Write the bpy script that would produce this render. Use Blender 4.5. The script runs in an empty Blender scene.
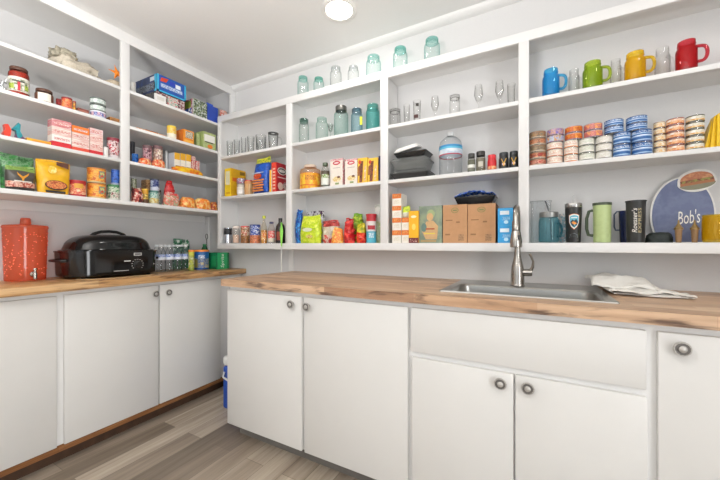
import bpy, bmesh, math, random
from mathutils import Vector, Matrix, noise
R = math.radians
random.seed(7)
scn = bpy.context.scene
COL = scn.collection

# ------------------------------------------------------------------ camera model
EYE = 1.107; F = 326.0; YAW = R(28.5)
CY, SY = math.cos(YAW), math.sin(YAW)
YS, YW = 1.684, 1.86        # back shelving: front plane, wall
XS, XW = -2.165, -2.54      # left shelving: front plane, wall
CEIL = EYE + 1.27
CT = 0.91                   # worktop height

def ang(px): return math.atan((px - 360) / F)           # angle in camera
def X_at(px, Y):                                         # back wall direction
    t = (px - 360) / F
    return Y * (CY * t - SY) / (CY + SY * t)
def Y_at(px, X):                                         # left wall direction
    t = (px - 360) / F
    return X * (CY + SY * t) / (CY * t - SY)
def dep(X, Y): return -SY * X + CY * Y
def Z_at(py, X, Y): return EYE + (244 - py) * dep(X, Y) / F

# ------------------------------------------------------------------ materials
_mc = {}
def lin(h):
    if not isinstance(h, str): return tuple(h) + (1,)
    h = h.lstrip('#')
    c = [int(h[i:i+2], 16) / 255 for i in (0, 2, 4)]
    return tuple(((x / 12.92) if x <= .04045 else ((x + .055) / 1.055) ** 2.4) for x in c) + (1,)
def newmat(name):
    m = bpy.data.materials.new(name); m.use_nodes = True
    nt = m.node_tree; b = nt.nodes['Principled BSDF']
    return m, nt, b
def M(col, rough=.5, metal=0, bump=0, scale=60, var=.05):
    """plain procedural paint / plastic / metal with a little noise in it"""
    k = ('M', col, rough, metal, bump, scale, var)
    if k in _mc: return _mc[k]
    m, nt, b = newmat('surface')
    tc = nt.nodes.new('ShaderNodeTexCoord'); n = nt.nodes.new('ShaderNodeTexNoise')
    n.inputs['Scale'].default_value = scale; n.inputs['Detail'].default_value = 3
    nt.links.new(tc.outputs['Object'], n.inputs['Vector'])
    r = nt.nodes.new('ShaderNodeValToRGB'); c = lin(col)
    r.color_ramp.elements[0].position = .3; r.color_ramp.elements[1].position = .7
    r.color_ramp.elements[0].color = tuple(x * (1 - var) for x in c[:3]) + (1,)
    r.color_ramp.elements[1].color = tuple(min(1, x * (1 + var)) for x in c[:3]) + (1,)
    nt.links.new(n.outputs['Fac'], r.inputs['Fac']); nt.links.new(r.outputs['Color'], b.inputs['Base Color'])
    b.inputs['Roughness'].default_value = rough; b.inputs['Metallic'].default_value = metal
    if bump:
        bp = nt.nodes.new('ShaderNodeBump'); bp.inputs['Strength'].default_value = bump; bp.inputs['Distance'].default_value = .002
        nt.links.new(n.outputs['Fac'], bp.inputs['Height']); nt.links.new(bp.outputs['Normal'], b.inputs['Normal'])
    _mc[k] = m; return m
def PR(c1, c2, c3=None, scale=60, rough=.35, p=(.48, .6), seed=0, stretch=(1, 1, 1)):
    """busy printed packaging: blotches of two or three inks"""
    k = ('P', c1, c2, c3, scale, rough, p, seed, stretch)
    if k in _mc: return _mc[k]
    m, nt, b = newmat('print')
    tc = nt.nodes.new('ShaderNodeTexCoord'); mp = nt.nodes.new('ShaderNodeMapping'); n = nt.nodes.new('ShaderNodeTexNoise')
    mp.inputs['Location'].default_value = (seed * 1.37, seed * .77, seed * .31); mp.inputs['Scale'].default_value = stretch
    n.inputs['Scale'].default_value = scale * 1.3; n.inputs['Detail'].default_value = 3; n.inputs['Roughness'].default_value = .6
    nt.links.new(tc.outputs['Object'], mp.inputs['Vector']); nt.links.new(mp.outputs['Vector'], n.inputs['Vector'])
    r = nt.nodes.new('ShaderNodeValToRGB'); r.color_ramp.interpolation = 'LINEAR'
    r.color_ramp.elements[0].position = .40; r.color_ramp.elements[0].color = lin(c1)
    r.color_ramp.elements[1].position = p[0]; r.color_ramp.elements[1].color = lin(c2)
    if c3: e = r.color_ramp.elements.new(p[1]); e.color = lin(c3)
    nt.links.new(n.outputs['Fac'], r.inputs['Fac']); nt.links.new(r.outputs['Color'], b.inputs['Base Color'])
    b.inputs['Roughness'].default_value = rough
    _mc[k] = m; return m
def GL(tint='#f4f8f6', edge='#b8c4c0', gloss=.9, body=0.0, bodycol=None, rough=.03):
    """thin-walled glass or clear plastic: see-through, tinted more at grazing angles"""
    k = ('G', tint, edge, gloss, body, bodycol, rough)
    if k in _mc: return _mc[k]
    m = bpy.data.materials.new('glass'); m.use_nodes = True; nt = m.node_tree; nt.nodes.clear()
    out = nt.nodes.new('ShaderNodeOutputMaterial'); tr = nt.nodes.new('ShaderNodeBsdfTransparent')
    gl = nt.nodes.new('ShaderNodeBsdfGlossy'); gl.inputs['Roughness'].default_value = rough
    lw = nt.nodes.new('ShaderNodeLayerWeight'); lw.inputs['Blend'].default_value = .5
    pw = nt.nodes.new('ShaderNodeMath'); pw.operation = 'POWER'; pw.inputs[1].default_value = 2.2; nt.links.new(lw.outputs['Facing'], pw.inputs[0])
    pf = nt.nodes.new('ShaderNodeMath'); pf.operation = 'POWER'; pf.inputs[1].default_value = 4; nt.links.new(lw.outputs['Facing'], pf.inputs[0])
    mix = nt.nodes.new('ShaderNodeMix'); mix.data_type = 'RGBA'
    mix.inputs[6].default_value = tuple(x ** .28 for x in lin(tint)[:3]) + (1,); mix.inputs[7].default_value = tuple(x ** .6 for x in lin(edge)[:3]) + (1,); body = body * .55
    nt.links.new(pw.outputs[0], mix.inputs[0]); nt.links.new(mix.outputs[2], tr.inputs['Color'])
    base = tr.outputs[0]
    if body:
        df = nt.nodes.new('ShaderNodeBsdfDiffuse'); df.inputs['Color'].default_value = lin(bodycol or tint)
        tl = nt.nodes.new('ShaderNodeBsdfTranslucent'); tl.inputs['Color'].default_value = lin(bodycol or tint)
        ad = nt.nodes.new('ShaderNodeMixShader'); ad.inputs[0].default_value = .5
        nt.links.new(df.outputs[0], ad.inputs[1]); nt.links.new(tl.outputs[0], ad.inputs[2])
        mb = nt.nodes.new('ShaderNodeMixShader'); mb.inputs[0].default_value = body
        nt.links.new(base, mb.inputs[1]); nt.links.new(ad.outputs[0], mb.inputs[2]); base = mb.outputs[0]
    mm = nt.nodes.new('ShaderNodeMath'); mm.operation = 'MULTIPLY_ADD'; mm.inputs[1].default_value = gloss * .5; mm.inputs[2].default_value = .035
    nt.links.new(pf.outputs[0], mm.inputs[0])
    ms = nt.nodes.new('ShaderNodeMixShader'); nt.links.new(mm.outputs[0], ms.inputs[0])
    nt.links.new(base, ms.inputs[1]); nt.links.new(gl.outputs[0], ms.inputs[2]); nt.links.new(ms.outputs[0], out.inputs[0])
    _mc[k] = m; return m
def EM(col, strength):
    m, nt, b = newmat('lamp_lens')
    b.inputs['Base Color'].default_value = lin(col); b.inputs['Emission Color'].default_value = lin(col)
    b.inputs['Emission Strength'].default_value = strength; return m

def wood_blocks(name, along, tones, knots):
    """butcher block: staves running along one axis, each of its own tone, grain and dark knots"""
    m, nt, b = newmat(name); N = nt.nodes.new; L = nt.links.new
    tc = N('ShaderNodeTexCoord'); sp = N('ShaderNodeSeparateXYZ'); L(tc.outputs['Object'], sp.inputs[0])
    ad = N('ShaderNodeMath'); ad.operation = 'ADD'
    L(sp.outputs['Y' if along == 'X' else 'X'], ad.inputs[0]); L(sp.outputs['Z'], ad.inputs[1])
    cb = N('ShaderNodeCombineXYZ'); L(sp.outputs[along], cb.inputs[0]); L(ad.outputs[0], cb.inputs[1])
    br = N('ShaderNodeTexBrick'); br.offset = .37; br.inputs['Scale'].default_value = 1
    br.inputs['Brick Width'].default_value = .43; br.inputs['Row Height'].default_value = .043
    br.inputs['Mortar Size'].default_value = .0006; br.inputs['Bias'].default_value = 0
    br.inputs['Color1'].default_value = (0, 0, 0, 1); br.inputs['Color2'].default_value = (1, 1, 1, 1); br.inputs['Mortar'].default_value = (.1, .1, .1, 1)
    L(cb.outputs[0], br.inputs['Vector'])
    rp = N('ShaderNodeValToRGB'); L(br.outputs['Color'], rp.inputs[0])
    rp.color_ramp.elements[0].color = lin(tones[0]); rp.color_ramp.elements[1].color = lin(tones[-1])
    for i, t in enumerate(tones[1:-1]): e = rp.color_ramp.elements.new((i + 1) / (len(tones) - 1)); e.color = lin(t)
    mp = N('ShaderNodeMapping'); mp.inputs['Scale'].default_value = (4, 60, 60); L(cb.outputs[0], mp.inputs[0])
    n = N('ShaderNodeTexNoise'); n.inputs['Scale'].default_value = 1; n.inputs['Detail'].default_value = 5; L(mp.outputs[0], n.inputs['Vector'])
    mx = N('ShaderNodeMix'); mx.data_type = 'RGBA'; mx.blend_type = 'MULTIPLY'
    gr = N('ShaderNodeValToRGB'); gr.color_ramp.elements[0].position = .3; gr.color_ramp.elements[1].position = .65
    gr.color_ramp.elements[0].color = (.62, .55, .5, 1); gr.color_ramp.elements[1].color = (1, 1, 1, 1)
    L(n.outputs['Fac'], gr.inputs[0]); mx.inputs[0].default_value = .75
    L(rp.outputs[0], mx.inputs[6]); L(gr.outputs[0], mx.inputs[7])
    mp2 = N('ShaderNodeMapping'); mp2.inputs['Scale'].default_value = (5, 26, 26); L(cb.outputs[0], mp2.inputs[0])
    n2 = N('ShaderNodeTexNoise'); n2.inputs['Scale'].default_value = 1.3; n2.inputs['Detail'].default_value = 4; n2.inputs['Distortion'].default_value = .8
    L(mp2.outputs[0], n2.inputs['Vector'])
    kr = N('ShaderNodeValToRGB'); kr.color_ramp.elements[0].position = .5; kr.color_ramp.elements[1].position = .68
    L(n2.outputs['Fac'], kr.inputs[0])
    # the sawn front edge shows more of the knotty grain than the sanded top
    geo = N('ShaderNodeNewGeometry'); sn = N('ShaderNodeSeparateXYZ'); L(geo.outputs['Normal'], sn.inputs[0])
    ab = N('ShaderNodeMath'); ab.operation = 'ABSOLUTE'; L(sn.outputs['Z'], ab.inputs[0])
    mr = N('ShaderNodeMapRange'); L(ab.outputs[0], mr.inputs[0]); mr.inputs[3].default_value = 1.0; mr.inputs[4].default_value = .12
    kk = N('ShaderNodeMath'); kk.operation = 'MULTIPLY'; L(kr.outputs[0], kk.inputs[0]); L(mr.outputs[0], kk.inputs[1])
    mx2 = N('ShaderNodeMix'); mx2.data_type = 'RGBA'; L(kk.outputs[0], mx2.inputs[0]); L(mx.outputs[2], mx2.inputs[6]); mx2.inputs[7].default_value = lin(knots)
    L(mx2.outputs[2], b.inputs['Base Color']); b.inputs['Roughness'].default_value = .38
    return m
def floor_mat():
    m, nt, b = newmat('vinyl_planks'); N = nt.nodes.new; L = nt.links.new
    tc = N('ShaderNodeTexCoord'); sp = N('ShaderNodeSeparateXYZ'); L(tc.outputs['Object'], sp.inputs[0])
    cb = N('ShaderNodeCombineXYZ'); L(sp.outputs['Y'], cb.inputs[0]); L(sp.outputs['X'], cb.inputs[1])
    br = N('ShaderNodeTexBrick'); br.offset = .41; br.inputs['Scale'].default_value = 1
    br.inputs['Brick Width'].default_value = 1.2; br.inputs['Row Height'].default_value = .12
    br.inputs['Mortar Size'].default_value = .0012; br.inputs['Color1'].default_value = (0, 0, 0, 1); br.inputs['Color2'].default_value = (1, 1, 1, 1)
    br.inputs['Mortar'].default_value = (0, 0, 0, 1); L(cb.outputs[0], br.inputs['Vector'])
    rp = N('ShaderNodeValToRGB'); L(br.outputs['Color'], rp.inputs[0])
    rp.color_ramp.elements[0].color = lin('#7a6e60'); rp.color_ramp.elements[1].color = lin('#c8bba9')
    e = rp.color_ramp.elements.new(.5); e.color = lin('#a19383')
    mp = N('ShaderNodeMapping'); mp.inputs['Scale'].default_value = (1.2, 22, 1); L(cb.outputs[0], mp.inputs[0])
    n = N('ShaderNodeTexNoise'); n.inputs['Scale'].default_value = 1; n.inputs['Detail'].default_value = 6; n.inputs['Roughness'].default_value = .65; L(mp.outputs[0], n.inputs['Vector'])
    g = N('ShaderNodeValToRGB'); g.color_ramp.elements[0].position = .32; g.color_ramp.elements[1].position = .68
    g.color_ramp.elements[0].color = (.42, .38, .35, 1); g.color_ramp.elements[1].color = (1.0, 1.0, 1.0, 1); L(n.outputs['Fac'], g.inputs[0])
    mx = N('ShaderNodeMix'); mx.data_type = 'RGBA'; mx.blend_type = 'MULTIPLY'; mx.inputs[0].default_value = .85
    L(rp.outputs[0], mx.inputs[6]); L(g.outputs[0], mx.inputs[7]); L(mx.outputs[2], b.inputs['Base Color'])
    b.inputs['Roughness'].default_value = .45
    return m

# ------------------------------------------------------------------ mesh builder
_txt = {}
def text_geo(s, shear=0):
    k = (s, shear)
    if k in _txt: return _txt[k]
    cu = bpy.data.curves.new('lettering', 'FONT'); cu.body = s; cu.align_x = 'CENTER'; cu.resolution_u = 2; cu.shear = shear
    o = bpy.data.objects.new('lettering', cu); COL.objects.link(o)
    me = bpy.data.meshes.new_from_object(o.evaluated_get(bpy.context.evaluated_depsgraph_get()))
    vs = [tuple(v.co) for v in me.vertices]; fs = [tuple(p.vertices) for p in me.polygons]
    bpy.data.objects.remove(o); bpy.data.curves.remove(cu); bpy.data.meshes.remove(me)
    x0 = min(v[0] for v in vs); x1 = max(v[0] for v in vs); y0 = min(v[1] for v in vs); y1 = max(v[1] for v in vs)
    vs = [((v[0] - (x0 + x1) / 2) / (x1 - x0), (v[1] - (y0 + y1) / 2) / (y1 - y0)) for v in vs]
    _txt[k] = (vs, fs); return _txt[k]

class MB:
    def __init__(s): s.v = []; s.f = []; s.fm = []; s.mats = []
    def mi(s, m):
        if m not in s.mats: s.mats.append(m)
        return s.mats.index(m)
    def add(s, vs, fs, m, T=None):
        b = len(s.v)
        s.v += [tuple(T @ Vector(v)) if T else tuple(v) for v in vs]
        for i, f in enumerate(fs):
            s.f.append(tuple(b + k for k in f)); s.fm.append(s.mi(m[i] if isinstance(m, list) else m))
        return s
    def box(s, a, c, m, bev=0, T=None, seg=2):
        bm = bmesh.new(); bmesh.ops.create_cube(bm, size=1)
        d = [c[i] - a[i] for i in range(3)]
        for v in bm.verts: v.co = Vector([a[i] + (v.co[i] + .5) * d[i] for i in range(3)])
        if bev: bmesh.ops.bevel(bm, geom=list(bm.edges), offset=min(bev, min(abs(x) for x in d) * .49), segments=seg, affect='EDGES', profile=.5)
        bm.verts.index_update()
        s.add([v.co[:] for v in bm.verts], [[v.index for v in f.verts] for f in bm.faces], m, T); bm.free(); return s
    def lathe(s, prof, m, seg=24, T=None, sx=1, sy=1, a0=0, a1=2 * math.pi):
        """profile of (r, z); m one material or one per segment; r=0 ends close"""
        full = abs(a1 - a0 - 2 * math.pi) < 1e-6; n = seg if full else seg + 1
        vs = [(r * sx * math.cos(a0 + (a1 - a0) * k / seg), r * sy * math.sin(a0 + (a1 - a0) * k / seg), z) for r, z in prof for k in range(n)]
        fs = []; ms = []
        for i in range(len(prof) - 1):
            for k in range(seg):
                k2 = (k + 1) % n
                q = [i * n + k, i * n + k2, (i + 1) * n + k2, (i + 1) * n + k]
                if prof[i][0] == 0: q = [q[0], q[2], q[3]]
                elif prof[i + 1][0] == 0: q = [q[0], q[1], q[2]]
                fs.append(q); ms.append(m[i] if isinstance(m, list) else m)
        return s.add(vs, fs, ms, T)
    def tube(s, pts, r, m, seg=8, T=None, closed=False):
        P = [Vector(p) for p in pts]; vs = []; n = len(P); up = None
        for i, p in enumerate(P):
            a = P[(i - 1) % n] if (i or closed) else p; c = P[(i + 1) % n] if (i < n - 1 or closed) else p
            d = (c - a).normalized()
            if up is None: up = d.orthogonal().normalized()
            up = (up - d * up.dot(d)).normalized(); w = d.cross(up)
            rr = r[i] if isinstance(r, (list, tuple)) else r
            for k in range(seg):
                t = 2 * math.pi * k / seg; vs.append(p + up * (rr * math.cos(t)) + w * (rr * math.sin(t)))
        fs = []
        for i in range(n if closed else n - 1):
            for k in range(seg):
                j = (i + 1) % n; fs.append((i * seg + k, i * seg + (k + 1) % seg, j * seg + (k + 1) % seg, j * seg + k))
        if not closed: fs += [tuple(range(seg))[::-1], tuple((n - 1) * seg + k for k in range(seg))]
        return s.add(vs, fs, m, T)
    def prism(s, poly, y0, y1, m, T=None):
        """outline in x,z given depth from y0 (front) to y1"""
        n = len(poly); vs = [(x, y0, z) for x, z in poly] + [(x, y1, z) for x, z in poly]
        fs = [tuple(range(n)), tuple(range(2 * n - 1, n - 1, -1))] + [(i, i + n, (i + 1) % n + n, (i + 1) % n) for i in range(n)]
        return s.add(vs, fs, m, T)
    def rect(s, x0, x1, z0, z1, y, m, T=None): return s.prism([(x0, z0), (x1, z0), (x1, z1), (x0, z1)], y - .0005, y + .0002, m, T)
    def srect(s, y0, y1, z0, z1, x, m):         # on the left (-x) side face
        return s.box((x - .0005, y0, z0), (x + .0002, y1, z1), m)
    def oval(s, cx, cz, rx, rz, y, m, n=20, T=None):
        return s.prism([(cx + rx * math.cos(2 * math.pi * k / n), cz + rz * math.sin(2 * math.pi * k / n)) for k in range(n)], y - .0005, y + .0002, m, T)
    def text(s, st, cx, cz, w, h, y, m, rot=0, shear=0, T=None, cyl=0):
        vs, fs = text_geo(st, shear); c, sn = math.cos(rot), math.sin(rot); out = []
        for u, v in vs:
            u *= w; v *= h; X = cx + u * c - v * sn; Z = cz + u * sn + v * c
            if cyl: a = X / cyl; out.append((cyl * math.sin(a), -cyl * math.cos(a), Z))
            else: out.append((X, y, Z))
        return s.add(out, fs, m, T)
    def patch(s, r, a0, a1, z0, z1, m, n=8, T=None, r1=None):   # on a cylinder, angles from the front (-y), degrees
        r1 = r1 or r; vs = []; fs = []
        for k in range(n + 1):
            a = R(a0 + (a1 - a0) * k / n); vs += [(r * math.sin(a), -r * math.cos(a), z0), (r1 * math.sin(a), -r1 * math.cos(a), z1)]
        for k in range(n): fs.append((2 * k, 2 * k + 2, 2 * k + 3, 2 * k + 1))
        return s.add(vs, fs, m, T)
    def grid(s, nx, ny, fn, m, thick=0, T=None):
        vs = [fn(i / nx, j / ny) for j in range(ny + 1) for i in range(nx + 1)]
        W = nx + 1; fs = [(j * W + i, j * W + i + 1, (j + 1) * W + i + 1, (j + 1) * W + i) for j in range(ny) for i in range(nx)]
        if thick:
            n = len(vs); vs = vs + [(v[0], v[1], v[2] - thick) for v in vs]
            fs = fs + [tuple(n + k for k in f[::-1]) for f in fs]
            ring = [i for i in range(W)] + [j * W + nx for j in range(1, ny + 1)] + [ny * W + i for i in range(nx - 1, -1, -1)] + [j * W for j in range(ny - 1, 0, -1)]
            for a, b2 in zip(ring, ring[1:] + ring[:1]): fs.append((a, a + n, b2 + n, b2))
        return s.add(vs, fs, m, T)
    def build(s, name, parent=None, sharp=35):
        me = bpy.data.meshes.new(name); me.from_pydata(s.v, [], s.f)
        for m in s.mats: me.materials.append(m)
        me.polygons.foreach_set('material_index', s.fm)
        bm = bmesh.new(); bm.from_mesh(me); bmesh.ops.recalc_face_normals(bm, faces=bm.faces); bm.to_mesh(me); bm.free()
        me.polygons.foreach_set('use_smooth', [True] * len(me.polygons)); me.set_sharp_from_angle(angle=R(sharp))
        o = bpy.data.objects.new(name, me); COL.objects.link(o)
        if parent: o.parent = parent
        return o

# ------------------------------------------------------------------ things
def tag(o, label=None, cat=None, group=None, kind=None):
    if label: o['label'] = label
    if cat: o['category'] = cat
    if group: o['group'] = group
    if kind: o['kind'] = kind
    return o
def thing(name):
    o = bpy.data.objects.new(name, None); o.empty_display_size = .05; COL.objects.link(o); return o
def struct(name, mb): return tag(mb.build(name), kind='structure')
def copy_tree(o):
    c = o.copy(); COL.objects.link(c)
    for ch in list(o.children):
        d = ch.copy(); COL.objects.link(d); d.parent = c
        for g in list(ch.children):
            e = g.copy(); COL.objects.link(e); e.parent = d
    return c
def put(o, x, y, z, rz=0):
    o.location = (x, y, z); o.rotation_euler = (0, 0, R(rz)); return o

# slots: work out where along the shelf a thing stands, how wide and how tall it is
class Slot: pass
def back_round(p0, p1, ytop, zs, off=.012):
    s = Slot(); a0, a1 = ang(p0) - YAW, ang(p1) - YAW; am = (a0 + a1) / 2; r = .03
    for _ in range(6): Yc = YS + off + r; r = Yc / math.cos(am) * math.sin((a1 - a0) / 2)
    s.x = Yc * math.tan(am); s.y = Yc; s.r = r; s.z = zs; s.h = Z_at(ytop, s.x, s.y - .8 * r) - zs; s.rz = -math.degrees(am); return s
def back_box(p0, p1, ytop, zs, off=.012):
    s = Slot(); Y = YS + off; x0, x1 = X_at(p0, Y), X_at(p1, Y)
    s.x = (x0 + x1) / 2; s.y = Y; s.w = x1 - x0; s.z = zs; s.h = Z_at(ytop, s.x, Y) - zs; s.rz = 0; return s
def left_round(p0, p1, ytop, zs, off=.02, XF=None):
    s = Slot(); X0 = XS if XF is None else XF; a0, a1 = ang(p0) - YAW, ang(p1) - YAW; am = (a0 + a1) / 2; r = .03
    for _ in range(6): Xc = X0 - off - r; r = Xc / math.sin(am) * math.sin((a1 - a0) / 2)
    s.x = Xc; s.y = Xc / math.tan(am); s.r = r; s.z = zs; s.h = Z_at(ytop, s.x + .7 * r, s.y - .4 * r) - zs; s.rz = -math.degrees(am); return s
def left_box(p0, p1, ytop, zs, off=.02, XF=None):
    s = Slot(); X = (XS if XF is None else XF) - off; y0, y1 = Y_at(p0, X), Y_at(p1, X)
    s.x = X; s.y = (y0 + y1) / 2; s.w = y1 - y0; s.z = zs; s.h = Z_at(ytop, X, s.y) - zs; s.rz = 90; return s
def at(o, s, dz=0, rot=0): return put(o, s.x, s.y, s.z + dz + .0006, s.rz + rot)

WHITE = M('#e4e3e1', .45, var=.01, scale=8)
DOORW = M('#d6d4d0', .4, var=.01, scale=8)
STEEL = M('#b9b7b2', .28, 1, var=.03, scale=30)
TIN = M('#c4c6c6', .25, 1)
BLK = M('#141414', .35)

# ================================================================== SETTING
wallp = M('#d6d5d4', .6, bump=.08, scale=180, var=.012)
ceilp = M('#e4e3e1', .7, bump=.06, scale=150, var=.01)
FX0, FX1, FY0, FY1 = XW, 1.7, -2.3, YW
struct('floor', MB().box((FX0 - .1, FY0 - .1, -.05), (FX1 + .1, FY1 + .1, 0), floor_mat()))
cm = MB()
cm.box((FX0 - .1, FY0 - .1, CEIL), (FX1 + .1, FY1 + .1, CEIL + .08), ceilp)
struct('ceiling', cm)
struct('wall_left', MB().box((XW - .1, FY0 - .1, 0), (XW, FY1 + .1, CEIL), wallp))
struct('wall_back', MB().box((XW, YW, 0), (FX1, YW + .1, CEIL), wallp))
DY0, DY1, DZ = -1.3, -.2, 2.05  # doorway added in the unseen right wall to let fill light in
struct('wall_right', MB().box((FX1, FY0 - .1, 0), (FX1 + .1, DY0, CEIL), wallp).box((FX1, DY1, 0), (FX1 + .1, FY1 + .1, CEIL), wallp).box((FX1, DY0, DZ), (FX1 + .1, DY1, CEIL), wallp))
wf = MB(); wx0, wx1, wz0, wz1 = -1.6, .9, .7, 2.15
wf.box((XW, FY0 - .1, 0), (wx0, FY0, CEIL), wallp); wf.box((wx1, FY0 - .1, 0), (FX1, FY0, CEIL), wallp)
wf.box((wx0, FY0 - .1, 0), (wx1, FY0, wz0), wallp); wf.box((wx0, FY0 - .1, wz1), (wx1, FY0, CEIL), wallp)
struct('wall_front', wf)
wn = MB()
for a in (wx0, (wx0 + wx1) / 2 - .02, wx1 - .04): wn.box((a, FY0 - .08, wz0), (a + .04, FY0 - .03, wz1), WHITE)
wn.box((wx0, FY0 - .08, wz0), (wx1, FY0 - .03, wz0 + .04), WHITE); wn.box((wx0, FY0 - .08, wz1 - .04), (wx1, FY0 - .03, wz1), WHITE)
struct('window_1', wn)
# cove where back wall meets ceiling, batten over the wall joint, corner board
cv = MB(); cv.prism([(0, 0), (0, 0)], 0, 0, WHITE) if 0 else None
n = 6; pr = [(YW, CEIL), (YW, CEIL - .028)] + [(YW - .05 * math.sin(R(90 * k / n)), CEIL - .028 * math.cos(R(90 * k / n))) for k in range(1, n + 1)]
x0c, x1c = XS + .002, FX1
cv.add([(x0c, y, z) for y, z in pr] + [(x1c, y, z) for y, z in pr],
       [tuple(range(len(pr))), tuple(range(2 * len(pr) - 1, len(pr) - 1, -1))] + [(i, i + len(pr), (i + 1) % len(pr) + len(pr), (i + 1) % len(pr)) for i in range(len(pr))], ceilp)
struct('trim_1', cv)
bx0, bx1 = X_at(289, YW), X_at(294, YW)
struct('trim_2', MB().box((bx0, YW - .006, CT), (bx1, YW, EYE - .036), WHITE, .002))
struct('trim_3', MB().box((XW, YW - .012, CT + .001), (XW + .05, YW, EYE + .234), WHITE, .002))

# ================================================================== SHELVING
def part(mb, name, root, label=None):
    o = mb.build(name, root, 80 if name.endswith('fold') or name == 'corner' else 35)
    if label: o['label'] = label
    return o
B_SH = [EYE + .668, EYE + .360]          # shelf tops, back unit
B_BOT = EYE + .005; B_TOP = EYE + .981
bx = [X_at(217.5, YS), X_at(286, YS), X_at(380.3, YS), X_at(518.5, YS)]
bxr = [X_at(220.3, YS), X_at(291.5, YS), X_at(387.8, YS), X_at(529, YS)]
XR = 1.05
u = thing('shelving_unit'); put(u, 0, 0, 0)
tag(u, 'white built-in shelving on back wall above the sink worktop, glass jars along its top', 'shelves')
ff = MB()
for a, b in zip(bx, bxr): ff.box((a, YS, B_BOT), (b, YS + .02, B_TOP - .045), WHITE, .0015)
ff.box((bx[0], YS, B_TOP - .045), (XR, YS + .02, B_TOP), WHITE, .0015)
ff.box((bx[0], YS, B_BOT - .041), (XR, YS + .02, B_BOT), WHITE, .0015)
ff.box((XR - .04, YS, B_BOT), (XR, YS + .02, B_TOP - .045), WHITE, .0015)
part(ff, 'face_frame', u)
for i in range(4):
    xa = bx[i] if i == 0 else (bx[i] + bxr[i]) / 2 - .009
    part(MB().box((xa, YS + .02, B_BOT), (xa + .018, YW, B_TOP - .02), WHITE), 'side_panel' if i == 0 else 'divider', u)
part(MB().box((XR - .018, YS + .02, B_BOT), (XR, YW, B_TOP - .02), WHITE), 'side_panel', u)
part(MB().box((bx[0], YS + .02, B_TOP - .02), (XR, YW, B_TOP), WHITE), 'top_board', u)
part(MB().box((bx[0], YS + .02, B_BOT - .02), (XR, YW, B_BOT), WHITE), 'bottom_board', u)
for z in B_SH:
    for i in range(4):
        a = bxr[i]; b = bx[i + 1] if i < 3 else XR - .018
        xa = (bx[i] + bxr[i]) / 2 + .009 if i else bx[0] + .018; xb = (bx[i + 1] + bxr[i + 1]) / 2 - .009 if i < 3 else XR - .018
        m = MB().box((a, YS + .001, z - .02), (b, YS + .02, z), WHITE, .0015).box((xa, YS + .02, z - .02), (xb, YW, z), WHITE)
        part(m, 'shelf', u)

L_SH = [EYE + .932, EYE + .716, EYE + .503]; L_BOT = EYE + .258; L_HB = EYE + 1.207
ly0, ly1 = .12, YW
u2 = thing('shelving_unit'); put(u2, 0, 0, 0)
tag(u2, 'white built-in shelving on the left wall above the black roaster, reaching the ceiling', 'shelves')
pd0, pd1 = Y_at(121.2, XS), Y_at(129.8, XS)
ff = MB()
for a, b in ((ly0, ly0 + .05), (pd0, pd1), (ly1 - .05, ly1)): ff.box((XS - .02, a, L_BOT), (XS, b, L_HB), WHITE, .0015)
ff.box((XS - .02, ly0, L_HB), (XS, ly1, CEIL), WHITE, .0015)
part(ff, 'face_frame', u2)
for z in L_SH: part(MB().box((XW, ly0, z - .018), (XS - .02, ly1, z), WHITE).box((XS - .02, ly0 + .05, z - .018), (XS - .001, pd0, z), WHITE, .001).box((XS - .02, pd1, z - .018), (XS - .001, ly1 - .05, z), WHITE, .001), 'shelf', u2)
part(MB().box((XW, ly0, L_BOT - .022), (XS, ly1, L_BOT), WHITE, .001).box((XW, ly0, L_BOT - .07), (XW + .018, ly1 - .02, L_BOT - .022), WHITE), 'bottom_board', u2)
part(MB().box((XW, ly0 - .018, L_BOT), (XS - .02, ly0, CEIL), WHITE), 'side_panel', u2)

# ================================================================== CABINETS
def knob(parent, x, y, z, axis):
    k = MB(); pw = M('#b4b0aa', .35, .35, var=.2, scale=400); dk = M('#6e6a66', .45, .3)
    T = Matrix.Translation((x, y, z)) @ (Matrix.Rotation(R(90), 4, 'X') if axis == 'Y' else Matrix.Rotation(R(90), 4, 'Y')) @ Matrix.Diagonal((1.12, 1.12, 1, 1))
    k.lathe([(0, 0), (.009, 0), (.007, .010), (.010, .014), (.0175, .015), (.0185, .018), (.0175, .0215), (.0150, .0215), (.0135, .019), (.0095, .019), (.0085, .023), (.005, .0255), (0, .026)],
            [dk, dk, dk, pw, pw, pw, pw, dk, dk, dk, pw, pw], 20, T)
    for i in range(12):
        a = 2 * math.pi * i / 12
        k.lathe([(0, .0225), (.0015, .0222), (.0022, .0205), (.0022, .019)], pw, 6, T @ Matrix.Translation((.0162 * math.cos(a), .0162 * math.sin(a), 0)))
    return part(k, 'knob', parent)
YD = 1.255; XD = -2.083; ZD = .10; ZT = .850
def slab(a, b, axis, z0=ZD, z1=ZT):
    if axis == 'Y': return MB().box((a, YD, z0), (b, YD + .019, z1), DOORW, .0035)
    return MB().box((XD - .019, a, z0), (XD, b, z1), DOORW, .0035)
def XYd(px): return X_at(px, YD)
YF = YD + .0195
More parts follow.
